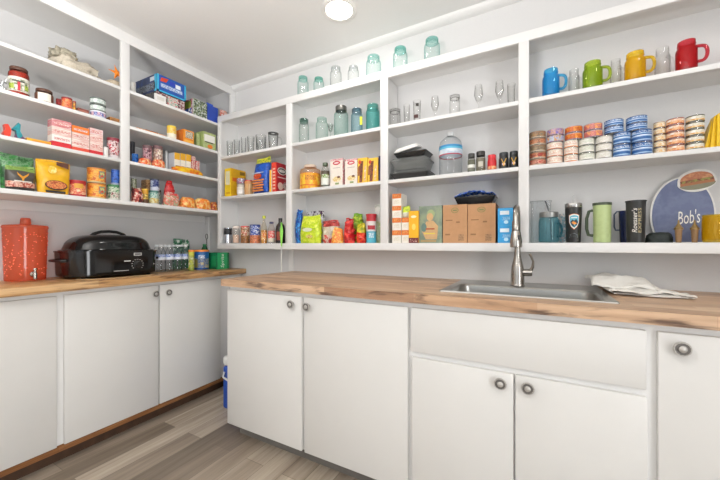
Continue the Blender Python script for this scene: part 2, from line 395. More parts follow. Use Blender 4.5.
def back_cabinet(x0, x1, label, doors, drawer=None, knobs=()):
    c = thing('base_cabinet'); put(c, 0, 0, 0); tag(c, label, 'cabinet')
    m = MB(); t = .018; y1 = YW - .003
    m.box((x0, YF, ZD), (x0 + t, y1, .870), WHITE).box((x1 - t, YF, ZD), (x1, y1, .870), WHITE).box((x0 + t, YF, ZD), (x1 - t, y1, ZD + t), WHITE).box((x0 + t, y1 - .006, ZD + t), (x1 - t, y1, .870), WHITE)
    part(m, 'carcass', c)
    m = MB(); m.box((x0, YF - .003, .835), (x1, YF + .014, .870), WHITE).box((x0, YF - .003, ZD + .001), (x1, YF + .014, ZD + .03), WHITE)
    if drawer: m.box((x0, YF - .0025, .63), (x1, YF + .014, .69), WHITE)
    es = [x0] + [v for d in doors for v in d] + [x1]
    for i in range(0, len(es), 2): m.box((es[i] - (0 if i == 0 else .02), YF - .002, ZD + .03), (es[i + 1] + (0 if i == len(es) - 2 else .02), YF + .013, .835), WHITE)
    part(m, 'face_frame', c)
    part(MB().box((x0, YF + .07, 0), (x1, YF + .085, ZD), M('#6b6660', .7)), 'toe_board', c)
    for (a, b), kx in zip(doors, knobs):
        z1 = .651 if drawer else ZT
        d = part(slab(a, b, 'Y', ZD, z1), 'door', c)
        knob(d, kx[0], YD, kx[1], 'Y')
    if drawer: part(slab(drawer[0], drawer[1], 'Y', .673, ZT), 'false_drawer_front', c)
    return c
def kp(px, py): X = XYd(px); return (X, Z_at(py, X, YD - .02))
back_cabinet(XYd(227), XYd(409), 'white slab-door base cabinet at the left end of the back run, two doors', [(XYd(227.2), XYd(301.4)), (XYd(304.2), XYd(407.6))], None, [kp(292.6, 304.6), kp(308.4, 307)])
back_cabinet(XYd(409), XYd(653), 'white base cabinet under the sink with wide blank drawer front over two doors', [(XYd(411.5), XYd(513.4)), (XYd(515.2), XYd(648))], (XYd(410.5), XYd(646.8)), [kp(500.7, 384.3), kp(527.7, 389)])
back_cabinet(XYd(653), .87, 'white base cabinet to the right of the sink cabinet, knob at upper left of door', [(XYd(658), .86)], None, [kp(680, 349.3)])

def YXd(px): return Y_at(px, XD)
XF = XD - .0195
raw = PR('#8a5a30', '#7a4c26', '#9a6a3c', 14, .6, stretch=(1, .2, 4)); drk = M('#4a3220', .7, var=.2, scale=20)
def left_cabinet(y0, y1, label, doors, knobs):
    c = thing('base_cabinet'); put(c, 0, 0, 0); tag(c, label, 'cabinet')
    m = MB(); t = .018; x1 = XW + .003
    m.box((x1, y0, ZD), (XF, y0 + t, .870), WHITE).box((x1, y1 - t, ZD), (XF, y1, .870), WHITE).box((x1, y0 + t, ZD), (XF, y1 - t, ZD + t), WHITE).box((x1, y0 + t, ZD + t), (x1 + .006, y1 - t, .870), WHITE)
    part(m, 'carcass', c)
    m = MB(); m.box((XF - .014, y0, .835), (XF + .003, y1, .870), WHITE).box((XF - .014, y0, ZD + .001), (XF + .003, y1, ZD + .03), WHITE)
    es = [y0] + [v for d in doors for v in d] + [y1]
    for i in range(0, len(es), 2): m.box((XF - .013, es[i] - (0 if i == 0 else .02), ZD + .03), (XF + .002, es[i + 1] + (0 if i == len(es) - 2 else .02), .835), WHITE)
    part(m, 'face_frame', c)
    for (a, b), k in zip(doors, knobs):
        d = part(slab(a, b, 'X'), 'door', c)
        if k: knob(d, XD, k[0], k[1], 'X')
    part(MB().box((XF - .02, y0, ZD - .032), (XF + .008, y1, ZD), raw, .001), 'bottom_rail', c, 'bare brown wooden rail below the doors')
    part(MB().box((XF - .06, y0, 0), (XF - .045, y1, ZD - .032), drk), 'toe_board', c, 'dark brown toe board')
    return c
def kq(px, py): Y = YXd(px); return (Y, Z_at(py, XD + .02, Y))
ys = YXd(60.5)
left_cabinet(-.25, ys, 'white base cabinet below the red drink dispenser, cut by the left picture edge', [(-.24, YXd(57.2))], [None])
left_cabinet(ys, YW - .003, 'white two-door base cabinet below the black roaster on the left wall', [(YXd(64.6), YXd(158.8)), (YXd(160), YXd(220.8))], [kq(154.5, 294), kq(167.5, 292.5)])

# worktops
WB = wood_blocks('butcher_block_back', 'X', ['#a88468', '#d2b090', '#bc9878', '#dfc4a6'], '#5a4334')
WL = wood_blocks('butcher_block_left', 'Y', ['#ac8353', '#cfa470', '#bd9160', '#d8b485'], '#64442a')
YC = 1.238; SX0, SX1, SY0, SY1 = -.357, .238, 1.345, 1.825
hx0, hx1, hy0, hy1 = SX0 + .012, SX1 - .012, SY0 + .012, SY1 - .012
xc0 = X_at(220.8, YC)
w = MB(); xs = [xc0, hx0, hx1, .88]; ysr = [YC, hy0, hy1, YW - .001]
# one slab with the sink cut-out: shared-vertex grid without the middle cell
vs = [(x, y, z) for z in (CT - .038, CT) for y in ysr for x in xs]; I = lambda i, j, k: k * 16 + j * 4 + i; fs = []
for i in range(3):
    for j in range(3):
        if (i, j) == (1, 1): continue
        fs += [(I(i, j, 1), I(i + 1, j, 1), I(i + 1, j + 1, 1), I(i, j + 1, 1)), (I(i, j, 0), I(i, j + 1, 0), I(i + 1, j + 1, 0), I(i + 1, j, 0))]
for i in range(3): fs += [(I(i, 0, 0), I(i + 1, 0, 0), I(i + 1, 0, 1), I(i, 0, 1)), (I(i, 3, 0), I(i, 3, 1), I(i + 1, 3, 1), I(i + 1, 3, 0))]
for j in range(3): fs += [(I(0, j, 0), I(0, j, 1), I(0, j + 1, 1), I(0, j + 1, 0)), (I(3, j, 0), I(3, j + 1, 0), I(3, j + 1, 1), I(3, j, 1))]
fs += [(I(1, 1, 0), I(1, 1, 1), I(2, 1, 1), I(2, 1, 0)), (I(1, 2, 0), I(2, 2, 0), I(2, 2, 1), I(1, 2, 1)), (I(1, 1, 0), I(1, 2, 0), I(1, 2, 1), I(1, 1, 1)), (I(2, 1, 0), I(2, 1, 1), I(2, 2, 1), I(2, 2, 0))]
o = w.add(vs, fs, WB).build('worktop'); tag(o, 'pale butcher-block worktop with the steel sink set in it', 'worktop')
o = MB().box((XW + .001, -.3, CT - .038), (-2.045, YW - .001, CT), WL, .003).build('worktop')
tag(o, 'golden butcher-block worktop along the left wall, carrying the black roaster', 'worktop')

# ================================================================== SINK, FAUCET, TOWEL, COOLER
s = thing('sink'); put(s, 0, 0, 0); tag(s, 'stainless steel drop-in sink set in the wooden worktop', 'sink')
def rrect(x0, x1, y0, y1, r, z, n=5):
    out = []
    for cx, cy, a in ((x1 - r, y1 - r, 0), (x0 + r, y1 - r, 90), (x0 + r, y0 + r, 180), (x1 - r, y0 + r, 270)):
        for k in range(n + 1): t = R(a + 90 * k / n); out.append((cx + r * math.cos(t), cy + r * math.sin(t), z))
    return out
def loft(mb, rings, m, cap=False, capb=False):
    n = len(rings[0]); vs = [p for r in rings for p in r]; fs = []
    for i in range(len(rings) - 1):
        for k in range(n): fs.append((i * n + k, i * n + (k + 1) % n, (i + 1) * n + (k + 1) % n, (i + 1) * n + k))
    if cap: fs.append(tuple((len(rings) - 1) * n + k for k in range(n)))
    if capb: fs.append(tuple(range(n))[::-1])
    return mb.add(vs, fs, m)
bb = (SX0 + .035, SX1 - .035, SY0 + .03, 1.634)
loft_rings = [rrect(SX0 - .003, SX1 + .003, SY0, SY1, .009, CT + .0005), rrect(SX0, SX1, SY0 + .003, SY1 - .003, .009, CT + .005),
              rrect(SX0 + .012, SX1 - .012, SY0 + .012, SY1 - .012, .02, CT + .004), rrect(bb[0] - .006, bb[1] + .006, bb[2] - .006, bb[3] + .006, .05, CT + .003),
              rrect(*bb, .05, CT - .004), rrect(bb[0] + .012, bb[1] - .012, bb[2] + .012, bb[3] - .012, .05, CT - .15),
              rrect(bb[0] + .04, bb[1] - .04, bb[2] + .04, bb[3] - .04, .05, CT - .175)]
m = loft(MB(), loft_rings, STEEL, cap=True); part(m, 'basin', s)
part(MB().lathe([(0, .001), (.03, .001), (.043, .004), (.045, 0)], STEEL, 24, Matrix.Translation((-.06, 1.56, CT - .175))), 'drain', s)
f = thing('kitchen_faucet'); fx, fy = X_at(517.5, 1.6655), 1.6655; put(f, fx, fy, CT + .0052); tag(f, 'brushed nickel pull-down kitchen faucet behind the sink', 'faucet')
NK = M('#aaa59e', .25, 1, var=.03, scale=40)
part(MB().lathe([(0, 0), (.031, 0), (.031, .004), (.0295, .008), (.029, .012), (.0285, .05), (.026, .085), (.020, .11), (.0155, .13), (.0135, .15), (.0135, .155)], NK, 24), 'body', f)
pts = [(0, 0, .15), (0, 0, .25), (0, 0, .275)] + [(0, -.062 + .062 * math.cos(R(a)), .282 + .072 * math.sin(R(a))) for a in range(0, 181, 15)] + [(0, -.125, .275)]
part(MB().tube(pts, .0125, NK, 14), 'spout', f)
hd = MB(); TH = Matrix.Translation((0, -.125, .178)) @ Matrix.Rotation(R(-3), 4, 'X') @ Matrix.Diagonal((1.12, 1.12, 1, 1))
hd.lathe([(0, .002), (.018, .002), (.0205, 0), (.0215, .005), (.0205, .03), (.0165, .06), (.0145, .07), (.0145, .073), (.0138, .074), (.0138, .11), (.0115, .115)], [BLK] + [NK] * 5 + [BLK] * 2 + [NK] * 2, 20, TH)
hd.box((.008, -.02, .028), (.014, -.014, .052), BLK, .002, TH); part(hd, 'spray_head', f)
lv = MB().tube([(.02, 0, .062), (.047, 0, .062), (.060, 0, .062)], [.0165, .0165, .015], NK, 16)
lv.tube([(.052, 0, .068), (.062, -.004, .088), (.064, -.01, .112), (.056, -.014, .136), (.049, -.016, .148)], [.009, .0065, .005, .005, .006], NK, 10); part(lv, 'lever_handle', f)

tw = thing('dish_towel'); put(tw, 0, 0, CT); tag(tw, 'folded white dish towel lying on the worktop right of the sink', 'towel')
CL = M('#e2dfd8', .9, bump=.5, scale=500, var=.03)
def towel(x0, x1, y0, y1, z, wob, seed, zb, base, sk):
    def fn(u, v):
        x = x0 + (x1 - x0) * u + sk * (1 - v) * u + .008 * math.sin(v * 6 + seed); y = y0 + (y1 - y0) * v + .012 * math.sin(u * 6 + seed) * (1 - v)
        n1 = noise.noise(Vector((u * 3.2 + seed, v * 3.2, seed))) + .4 * noise.noise(Vector((u * 8 + seed, v * 7, seed)))
        q = math.sin(math.pi * min(1, max(0, (v + .04) * 1.3)) / 2); h = z + (zb - z) * q + wob * n1
        e = min(1, (1 - u) * 4); e = e * e * (3 - 2 * e); e2 = min(1, (u + .05) * 12)
        return (x, y, base + max(.0075, h * (.22 + .78 * e) * (.7 + .3 * e2)))
    return fn
part(MB().grid(40, 26, towel(.255, .455, 1.575, 1.80, .006, .005, 1.3, .014, .0015, .03), CL, .006), 'bottom_fold', tw)
part(MB().grid(40, 26, towel(.245, .435, 1.565, 1.805, .018, .009, 2.9, .034, .0015, .035), CL, .006), 'middle_fold', tw)
part(MB().grid(40, 26, towel(.200, .425, 1.590, 1.81, .030, .013, 4.4, .060, .0015, .01), CL, .008), 'top_fold', tw)
part(MB().grid(24, 10, lambda u, v: (.39 + .10 * u, 1.57 + .07 * v + .015 * math.sin(u * 5), .010 + .014 * (1 - u) + .006 * noise.noise(Vector((u * 6, v * 3, 1))) + .004), CL, .006), 'corner', tw)

co = thing('cooler'); put(co, -1.71, 1.49, 0, 0); tag(co, 'small blue cooler with white lid on the floor between the cabinet runs', 'cooler')
BL = M('#1f4fae', .4); WP = M('#e9e9e6', .4)
part(MB().box((-.155, 0, 0), (.155, .22, .285), BL, .015), 'body', co)
part(MB().box((-.157, -.002, .287), (.157, .222, .352), WP, .02, seg=3), 'lid', co)
part(MB().tube([(-.13, -.004, .25), (-.13, -.016, .22), (-.05, -.018, .2), (.05, -.018, .2), (.13, -.016, .22), (.13, -.004, .25)], .006, WP), 'handle', co)

# ================================================================== CEILING LIGHTS, WINDOW LIGHT AND ADDED FILLS
def can_light(x, y, label, power):
    c = thing('ceiling_light'); put(c, x, y, CEIL); tag(c, label, 'ceiling light', None if x < -.9 and y > 1 else 'recessed ceiling lights behind the viewer')
    part(MB().lathe([(.072, -.001), (.074, -.006), (.088, -.007), (.097, -.003), (.097, 0)], M('#e8e6e2', .4), 32), 'trim_ring', c)
    part(MB().lathe([(0, -.002), (.05, -.002), (.073, -.0015)], EM('#fff6ea', 14), 32), 'lens', c)
    l = bpy.data.lights.new('lamp', 'AREA'); l.shape = 'DISK'; l.size = .14; l.energy = power; l.color = (1, .98, .96); l.spread = R(170)
    lo = bpy.data.objects.new('lamp', l); COL.objects.link(lo); lo.parent = c; lo.location = (0, 0, -.012)
can_light(-.943, 1.50, 'round recessed ceiling light above the back shelves, switched on', 5)
for x, y in ((-.9, -.2), (.55, -.2), (-.9, -1.6), (.55, -1.6), (.8, 1.0)): can_light(x, y, 'round recessed ceiling light outside the picture, switched on', 4)
l = bpy.data.lights.new('daylight_fill', 'AREA'); l.shape = 'RECTANGLE'; l.size = wx1 - wx0; l.size_y = wz1 - wz0; l.energy = 25; l.color = (.90, .95, 1)
lo = bpy.data.objects.new('daylight_fill', l); COL.objects.link(lo); lo.location = ((wx0 + wx1) / 2, FY0 - .25, (wz0 + wz1) / 2); lo.rotation_euler = (R(90), 0, 0)
l = bpy.data.lights.new('daylight_fill', 'AREA'); l.shape = 'RECTANGLE'; l.size = 1.1; l.size_y = 2.0; l.energy = 170; l.color = (.96, .98, 1)  # added fill outside the made-up doorway, brightens the left shelves
lo = bpy.data.objects.new('daylight_fill', l); COL.objects.link(lo); lo.location = (FX1 + .3, -.75, 1.05); lo.rotation_euler = (R(90), 0, R(90))
l = bpy.data.lights.new('ceiling_bounce_fill', 'AREA'); l.shape = 'DISK'; l.size = .5; l.energy = 240; l.color = (1, .99, .98)  # added uplight behind the camera, there only to brighten the ceiling
lo = bpy.data.objects.new('ceiling_bounce_fill', l); COL.objects.link(lo); lo.location = (-.7, -.7, 1.45); lo.rotation_euler = (R(180), 0, 0)
wd = bpy.data.worlds.new('world'); scn.world = wd; wd.use_nodes = True
wd.node_tree.nodes['Background'].inputs[0].default_value = (.8, .9, 1, 1); wd.node_tree.nodes['Background'].inputs[1].default_value = 1.0

# ================================================================== ITEM TEMPLATES (origin at base centre, front towards -y)
def can(r, h, segs, rim=True, lid=None, deco=None, name='tin_can'):
    """segs: list of (height fraction top, material) from the bottom up"""
    t = thing(name); e = .0008
    part(MB().lathe([(0, .001), (r * .9, .001), (r * .96, 0), (r, .002), (r, h - .002), (r * .97, h), (r * .92, h - .0015), (0, h - .0015)], TIN, 22), 'body', t)
    m = MB(); z0 = .0015; H = h - .0030; p = [(r + e, z0)]; ms = []; 
    for fz, mt in segs: p.append((r + e, z0 + H * fz)); ms.append(mt)
    m.lathe(p, ms, 22)
    if deco: deco(m, r + 2 * e, h)
    part(m, 'label', t)
    if lid: part(MB().lathe([(r * .97, h - .004), (r * 1.02, h - .004), (r * 1.02, h + .004), (r * .98, h + .006), (0, h + .006)], lid, 22), 'lid', t)
    return t
def jar(r, h, glass, lid, lidh=.14, neck=.72, content=None, fill=.8, label=None, lz=(.15, .68), name='glass_jar', bail=None, deco=None, square=0):
    """screw-top or bail jar: glass body, contents, lid, wrap label"""
    t = thing(name); n = r * neck; L = h * lidh; hb = h - L if lid else h
    sh = min(h * .16, r * .7)
    part(MB().lathe([(0, .002), (r * .85, .002), (r * .97, .005), (r, .012), (r, hb - sh), (r * .97, hb - sh * .6), (n * 1.04, hb - sh * .12), (n, hb), (n, hb + L * (.6 if lid else 0) + .0005)], glass, 24), 'glass_body', t)
    if content:
        hf = min(hb * fill, hb - sh * .3); q = r * .95
        pr = [(0, .004), (q * .95, .004), (q, .012), (q, min(hf, hb - sh))]
        if hf > hb - sh: pr.append((q * .93, hf))
        part(MB().lathe(pr + [(0, hf)], content, 20), 'contents', t)
    if label:
        m = MB(); segs = label if isinstance(label, list) else [(1, label)]
        z0, z1 = lz[0] * hb, min(lz[1] * hb, hb - sh); p = [(r + .0007, z0)]; ms = []
        for fz, mt in segs: p.append((r + .0007, z0 + (z1 - z0) * fz)); ms.append(mt)
        m.lathe(p, ms, 24)
        if deco: deco(m, r + .0014, hb)
        part(m, 'label', t)
    if lid:
        part(MB().lathe([(n * 1.02, hb - .001), (n * 1.09, hb), (n * 1.09, h - .003), (n * 1.03, h), (n * .9, h), (n * .88, h - .001), (0, h - .001)], lid, 24), 'lid', t)
    if bail:
        w = MB(); w.tube([(n * 1.1 * math.cos(R(a)), n * 1.1 * math.sin(R(a)), hb - .003) for a in range(0, 360, 20)], .0014, bail, 6, closed=True)
        w.tube([(-n * 1.12, 0, hb - .004), (-n * 1.16, 0, h * .99 + .002), (0, 0, h + .004), (n * 1.16, 0, h * .99 + .002), (n * 1.12, 0, hb - .004)], .0013, bail, 6)
        w.tube([(n * .8, -n * .85, hb - .004), (n * 1.0, -n * .95, hb - .03), (n * .5, -n * 1.15, hb - .028), (n * .5, -n * 1.0, hb - .002)], .0012, bail, 6)
        part(w, 'wire_bail', t)
    return t
def bottle(prof, glass, cap=None, capr=.014, caph=.018, label=None, lz=(.2, .5), content=None, name='bottle', deco=None, seg=22):
    """prof: (r, z) from the base up"""
    t = thing(name); part(MB().lathe([(0, prof[0][1] + .001), (prof[0][0] * .8, prof[0][1] + .001)] + prof, glass, seg), 'body', t)
    h = prof[-1][1]
    if content:
        q = [(max(.001, r * .93), z) for r, z in prof if z < content[1]]; part(MB().lathe([(0, .003)] + q + [(0, q[-1][1])], content[0], seg), 'contents', t)
    if label:
        segs = label if isinstance(label, list) else [(1, label)]; z0, z1 = lz
        rr = max(r for r, z in prof) + .0007; p = [(rr, z0)]; ms = []
        for fz, mt in segs: p.append((rr, z0 + (z1 - z0) * fz)); ms.append(mt)
        m = MB().lathe(p, ms, seg)
        if deco: deco(m, rr + .0007, h)
        part(m, 'label', t)
    if cap: part(MB().lathe([(capr, h - caph * .6), (capr, h + caph * .35), (capr * .9, h + caph * .4), (0, h + caph * .4)], cap, 16), 'cap', t)
    return t
def carton(w, d, h, front, side=None, deco=None, top=None, name='food_box', bev=.001):
    """printed cardboard box; front face at y=0"""
    m = MB(); side = side or front; top = top or side
    x = w / 2
    m.add([(-x, 0, 0), (x, 0, 0), (x, d, 0), (-x, d, 0), (-x, 0, h), (x, 0, h), (x, d, h), (-x, d, h)],
          [(0, 1, 5, 4), (1, 2, 6, 5), (2, 3, 7, 6), (3, 0, 4, 7), (4, 5, 6, 7), (0, 3, 2, 1)], [front, side, side, side, top, top])
    if deco: deco(m, w, d, h)
    return m.build(name)
def bag(w, d, h, bands, seed=0, crumple=.006, lean=0, seal=.08, name='snack_bag', pinch=.25, narrow=.85, sealm=None, deco=None):
    """pillow bag: bands = [(height fraction top, material)]; flat crimped seal at the top"""
    t = thing(name); m = MB(); nu, nv = 28, 22; vs = []; rows = []
    for j in range(nv + 1):
        v = j / nv; th = (math.sin(math.pi * min(1, v * .93 + .10)) ** .55) if v < .97 else .08
        th = max(.06, min(1, th)) * d / 2; ww = w / 2 * (1 - (1 - narrow) * v) * (1 - .08 * (1 - v) ** 4)
        for i in range(nu):
            a = 2 * math.pi * i / nu; c, s = math.cos(a), math.sin(a)
            x = ww * (abs(c) ** .7) * (1 if c > 0 else -1); y = th * s
            nz = noise.noise(Vector((x * 26 + seed * 3, v * 6 + seed, y * 26 + s))) + .5 * noise.noise(Vector((x * 60, v * 14 + seed, s * 2)))
            k = crumple * min(1, v * 6 + .2) * (1 if v < .95 else .4)
            vs.append((x + k * nz * .7, y + k * nz * (1 if s > 0 else -1) + lean * v * v, max(0, v * h + (k * .8 * noise.noise(Vector((x * 20, seed, v * 4))) if v > .1 else 0))))
    fs = []; ms = []
    for j in range(nv):
        v = (j + .5) / nv; mt = [b for b in bands if v <= b[0]][0][1] if v <= bands[-1][0] else bands[-1][1]
        for i in range(nu): fs.append((j * nu + i, j * nu + (i + 1) % nu, (j + 1) * nu + (i + 1) % nu, (j + 1) * nu + i)); ms.append(mt)
    fs.append(tuple(range(nu))[::-1]); ms.append(bands[0][1]); fs.append(tuple(nv * nu + i for i in range(nu))); ms.append(bands[-1][1])
    m.add(vs, fs, ms)
    if deco: deco(m, w, d, h)
    part(m, 'pouch', t)
    if seal:
        ws = w / 2 * narrow * .98; sm = sealm or bands[-1][1]; q = MB()
        q.grid(20, 3, lambda u, v: ((u * 2 - 1) * ws, lean + .0025 * math.sin(u * 70) + .006 * math.sin(u * 7 + seed), h * (1 - .01 + seal * v) + .004 * math.sin(u * 5 + seed)), sm)
        part(q, 'top_seal', t)
    return t
def lump(w, d, h, mat, seed=0, amp=.25, freq=9, ridges=0, name='cloth_bundle', n=40):
    m = MB(); vs = []; fs = []
    for j in range(n // 2 + 1):
        p = math.pi * j / n
        for i in range(n):
            a = 2 * math.pi * i / n; sg_ = lambda q, e: abs(q) ** e * (1 if q > 0 else -1); cp = max(0, math.cos(p)) ** .5; x, y, z = sg_(math.cos(a), .7) * cp, sg_(math.sin(a), .7) * cp, math.sin(p) ** .75
            k = 1 + amp * noise.noise(Vector((x * freq * .3 + seed, y * freq * .3, z * freq * .3))) + amp * .35 * noise.noise(Vector((x * freq, y * freq + seed, z * freq))) + ridges * math.sin(a * 9 + 5 * z + seed)
            vs.append((x * k * w / 2, y * k * d / 2, z * (.6 + .4 * k) * h))
    for j in range(n // 2):
        for i in range(n): fs.append((j * n + i, j * n + (i + 1) % n, (j + 1) * n + (i + 1) % n, (j + 1) * n + i))
    fs.append(tuple(range(n))[::-1]); m.add(vs, fs, mat); return m
def lumpT(*a, name='cloth_bundle', **k): return lump(*a, **k).build(name, sharp=80)

def T_(o, label, cat, group=None): return tag(o, label, cat, group)
ZT_, ZA, ZB, ZC = B_TOP, B_SH[0], B_SH[1], B_BOT

# ------------------------------------------------------------------ jars along the top of the back shelving
AQ = GL('#dff0ec', '#5fb0a6'); AQL = M('#8fc9c0', .2); CG = GL('#eef2f0', '#9aa6a4')
def aqua_lid(tintmat): return tintmat
gtop = 'old mason jars along the top of the back shelving'
for i, (p0, p1, yt, g, l, lab) in enumerate([
    (297.5, 308.5, 75.4, AQ, GL('#8fd4c6', '#3a9a8a', body=.35, bodycol='#8fd4c6'), 'aqua-topped glass jar on top of back shelving, leftmost in the row'),
    (313.5, 324, 76.5, AQ, GL('#6cc4b0', '#2a8a78', body=.4, bodycol='#6cc4b0'), 'shortest jar on top of back shelving, green glass lid, second from left'),
    (330, 341.5, 65.3, CG, GL('#e6ebea', '#8d9896'), 'tall clear colourless jar on top of back shelving, third from left'),
    (347.8, 359, 64.8, CG, GL('#e6ebea', '#8d9896'), 'clear squat jar on top of back shelving, fourth from left'),
    (366, 381, 53.8, AQ, GL('#a6dcd2', '#3d9e92', body=.2, bodycol='#a6dcd2'), 'aqua-shouldered jar above the divider, under the ceiling light'),
    (393, 407.5, 45.5, AQ, GL('#7ccfc2', '#2f9488', body=.35, bodycol='#7ccfc2'), 'jar with teal glass rim on top of shelving, second from right'),
    (424, 440, 36, AQ, GL('#8ed3c8', '#3a9c90', body=.3, bodycol='#8ed3c8'), 'largest teal-topped jar on top of shelving, rightmost in the row')]):
    s = back_round(p0, p1, yt, ZT_, .03)
    o = jar(s.r, s.h, g, l, .16, .74); at(T_(o, lab, 'jar', gtop), s)

# ------------------------------------------------------------------ bay 1 (left), upper shelf: glasses
GC = GL('#eef0ef', '#8d9290'); 
def tumbler(r, h, g=GC, handle=False, taper=.82, base=.006, name='drinking_glass'):
    t = thing(name); rb = r * taper
    part(MB().lathe([(0, 0), (rb * .95, 0), (rb, .003), (r, h), (r * .95, h), (rb * .93, base), (0, base)], g, 22), 'bowl', t)
    if handle: part(MB().tube([(rb * .98 + .001, 0, h * .2), (r + .016, 0, h * .26), (r + .024, 0, h * .5), (r + .018, 0, h * .76), (r, 0, h * .82)], .004, g, 8), 'handle', t)
    return t
ggl = 'clear glasses on the upper left shelf of the back unit'
for i, (p0, p1, yt, hd_, lab) in enumerate([(226.5, 233, 141, 0, 'leftmost clear glass on upper left shelf of the back unit'), (233.6, 240, 139.5, 0, 'second clear glass from the left on upper left shelf'),
    (241, 246.4, 137, 0, 'third clear glass from the left, with bright reflection down it'), (247.2, 254.6, 136, 0, 'fourth clear glass from the left on upper left shelf'),
    (255.6, 266.4, 134.5, 0, 'widest clear glass with cut pattern on upper left shelf'), (268, 278.5, 132.8, 1, 'clear glass mug with handle at the right end of upper left shelf')]):
    s = back_round(p0, p1, yt, ZA, .02); o = tumbler(s.r, s.h, GC, hd_)
    if i == 4:
        q = MB()
        for k in range(12): q.tube([(s.r * .93 * math.cos(R(k * 30)), s.r * .93 * math.sin(R(k * 30)), s.h * .15), (s.r * .99 * math.cos(R(k * 30 + 20)), s.r * .99 * math.sin(R(k * 30 + 20)), s.h * .8)], .0012, GL('#cfd3d2', '#555a59'), 5)
        part(q, 'cut_pattern', o)
    if i == 5: part(MB().lathe([(s.r * .4, s.h), (s.r * 1.03, s.h), (s.r * 1.03, s.h + .004), (s.r * .4, s.h + .004)], M('#4a4a48', .4), 20), 'dark_rim', o, 'dark rim')
    at(T_(o, lab, 'glass', ggl), s)

# bay 1, middle shelf
s = back_box(224.8, 231, 168.5, ZB, .018); yl = M('#f2c61c', .45)
def dk(m, w, d, h):
    m.rect(-w * .36, w * .30, h * .42, h * .9, 0, M('#dcd6b4', .5)); m.rect(-w * .3, w * .3, h * .1, h * .16, 0, M('#d8a010'))
    m.box((w / 2 - .0002, d * .1, h * .55), (w / 2 + .0005, d * .45, h * .68), M('#d9661e', .5)); m.box((w / 2 - .0002, d * .6, h * .82), (w / 2 + .0005, d * .95, h * .94), M('#8a6a1a', .5))
o = carton(s.w, .14, s.h, M('#f0cc24', .45), M('#dca818', .45), dk); at(T_(o, 'bright yellow food box at the left end of the middle shelf', 'box'), s)
s = back_round(237, 245.3, 180, ZB, .012)
o = jar(s.r, s.h + .012, GL('#f4f2ee', '#cfc8bd', body=.6, bodycol='#f4f0ea'), PR('#c22a3c', '#2a3470', '#e8e4e6', 90), .28, .98, M('#e9e4d8', .6), .9, [(.55, M('#f0eeea', .5)), (1, M('#e2dcd2', .5))], name='plastic_tub'); at(T_(o, 'white tub with red and blue lid right of the yellow box', 'tub'), s)
s = back_round(244.6, 253, 181, ZB, .016)
o = can(s.r, s.h, [(.8, PR('#cfa06a', '#b98654', '#e0bd8c', 50, .6, stretch=(1, 1, .1))), (1, M('#c98a50', .5))], lid=M('#c4343e', .4), name='paper_canister'); at(T_(o, 'tan canister with red lid beside the blue pancake bag', 'canister'), s)
s = back_box(253.4, 270, 158, ZB, .05)
blu = PR('#1d4fae', '#2560c4', '#163c8c', 30, .3)
o = bag(s.w, .07, s.h * .98, [(.86, blu), (1.0, PR('#c9cf2e', '#e2dd3a', '#3c7a3a', 60, .3))], 3, .003, .02, .05, pinch=.1, narrow=.9, sealm=M('#cdd236', .35))
q = MB(); 
for k in range(5): q.lathe([(0, 0), (s.w * .34, 0), (s.w * .37, .004), (s.w * .34, .009), (0, .009)], PR('#dd8136', '#eda458', '#c4601e', 120, .6), 20, Matrix.Translation((.004 * (-1) ** k, -.0375 + .001 * k, s.h * (.06 + .07 * k))) @ Matrix.Diagonal((1, .10, 1.2, 1)))
q.oval(0, s.h * .47, s.w * .25, s.h * .075, -.0375, PR('#c22f22', '#e8642e', '#7a1c1c', 130))
q.rect(-s.w * .38, s.w * .38, s.h * .55, s.h * .57, -.0375, M('#dfe6f4'))
part(q, 'printed_picture', o, 'stack of golden waffles printed on the bag'); at(T_(o, 'tall blue bag with printed stack of waffles and lime top', 'bag'), s, rot=-4)
s = back_box(269.4, 271.2, 170, ZB, .003); o = carton(s.w, .010, s.h, M('#f0b52e'), M('#e8dcc0')); at(T_(o, 'thin orange box wedged between blue bag and red box', 'box'), s)
s = back_box(271.6, 276.4, 162.5, ZB, .022); rd = M('#b3202c', .4)
def rb(m, w, d, h):
    for k in range(7): m.rect(-w * .25, w * .25, h * (.1 + .11 * k), h * (.15 + .11 * k), 0, M('#f0c6b0'))
    def so(cy, cz, ry, rz, mt, e): m.add([(w / 2 + e, cy + ry * math.cos(2 * math.pi * k / 20), cz + rz * math.sin(2 * math.pi * k / 20)) for k in range(20)], [tuple(range(20))], mt)
    so(d * .42, h * .74, d * .34, h * .13, M('#f2efe8'), .0004); so(d * .42, h * .74, d * .29, h * .10, M('#2a2a2e'), .0008); so(d * .42, h * .74, d * .24, h * .055, M('#e8e4dc'), .0012)
    m.box((w / 2 - .0001, d * .1, h * .5), (w / 2 + .0005, d * .8, h * .53), M('#f0ded8')); so(d * .3, h * .22, d * .2, h * .13, M('#e8c8b8'), .0004); so(d * .68, h * .24, d * .2, h * .15, PR('#e6d0c4', '#7a1820', '#f0e0d8', 40), .0004)
o = carton(s.w, .135, s.h, M('#d8402e', .4), rd, rb); at(T_(o, 'dark red box with white oval emblem against the first divider', 'box'), s)

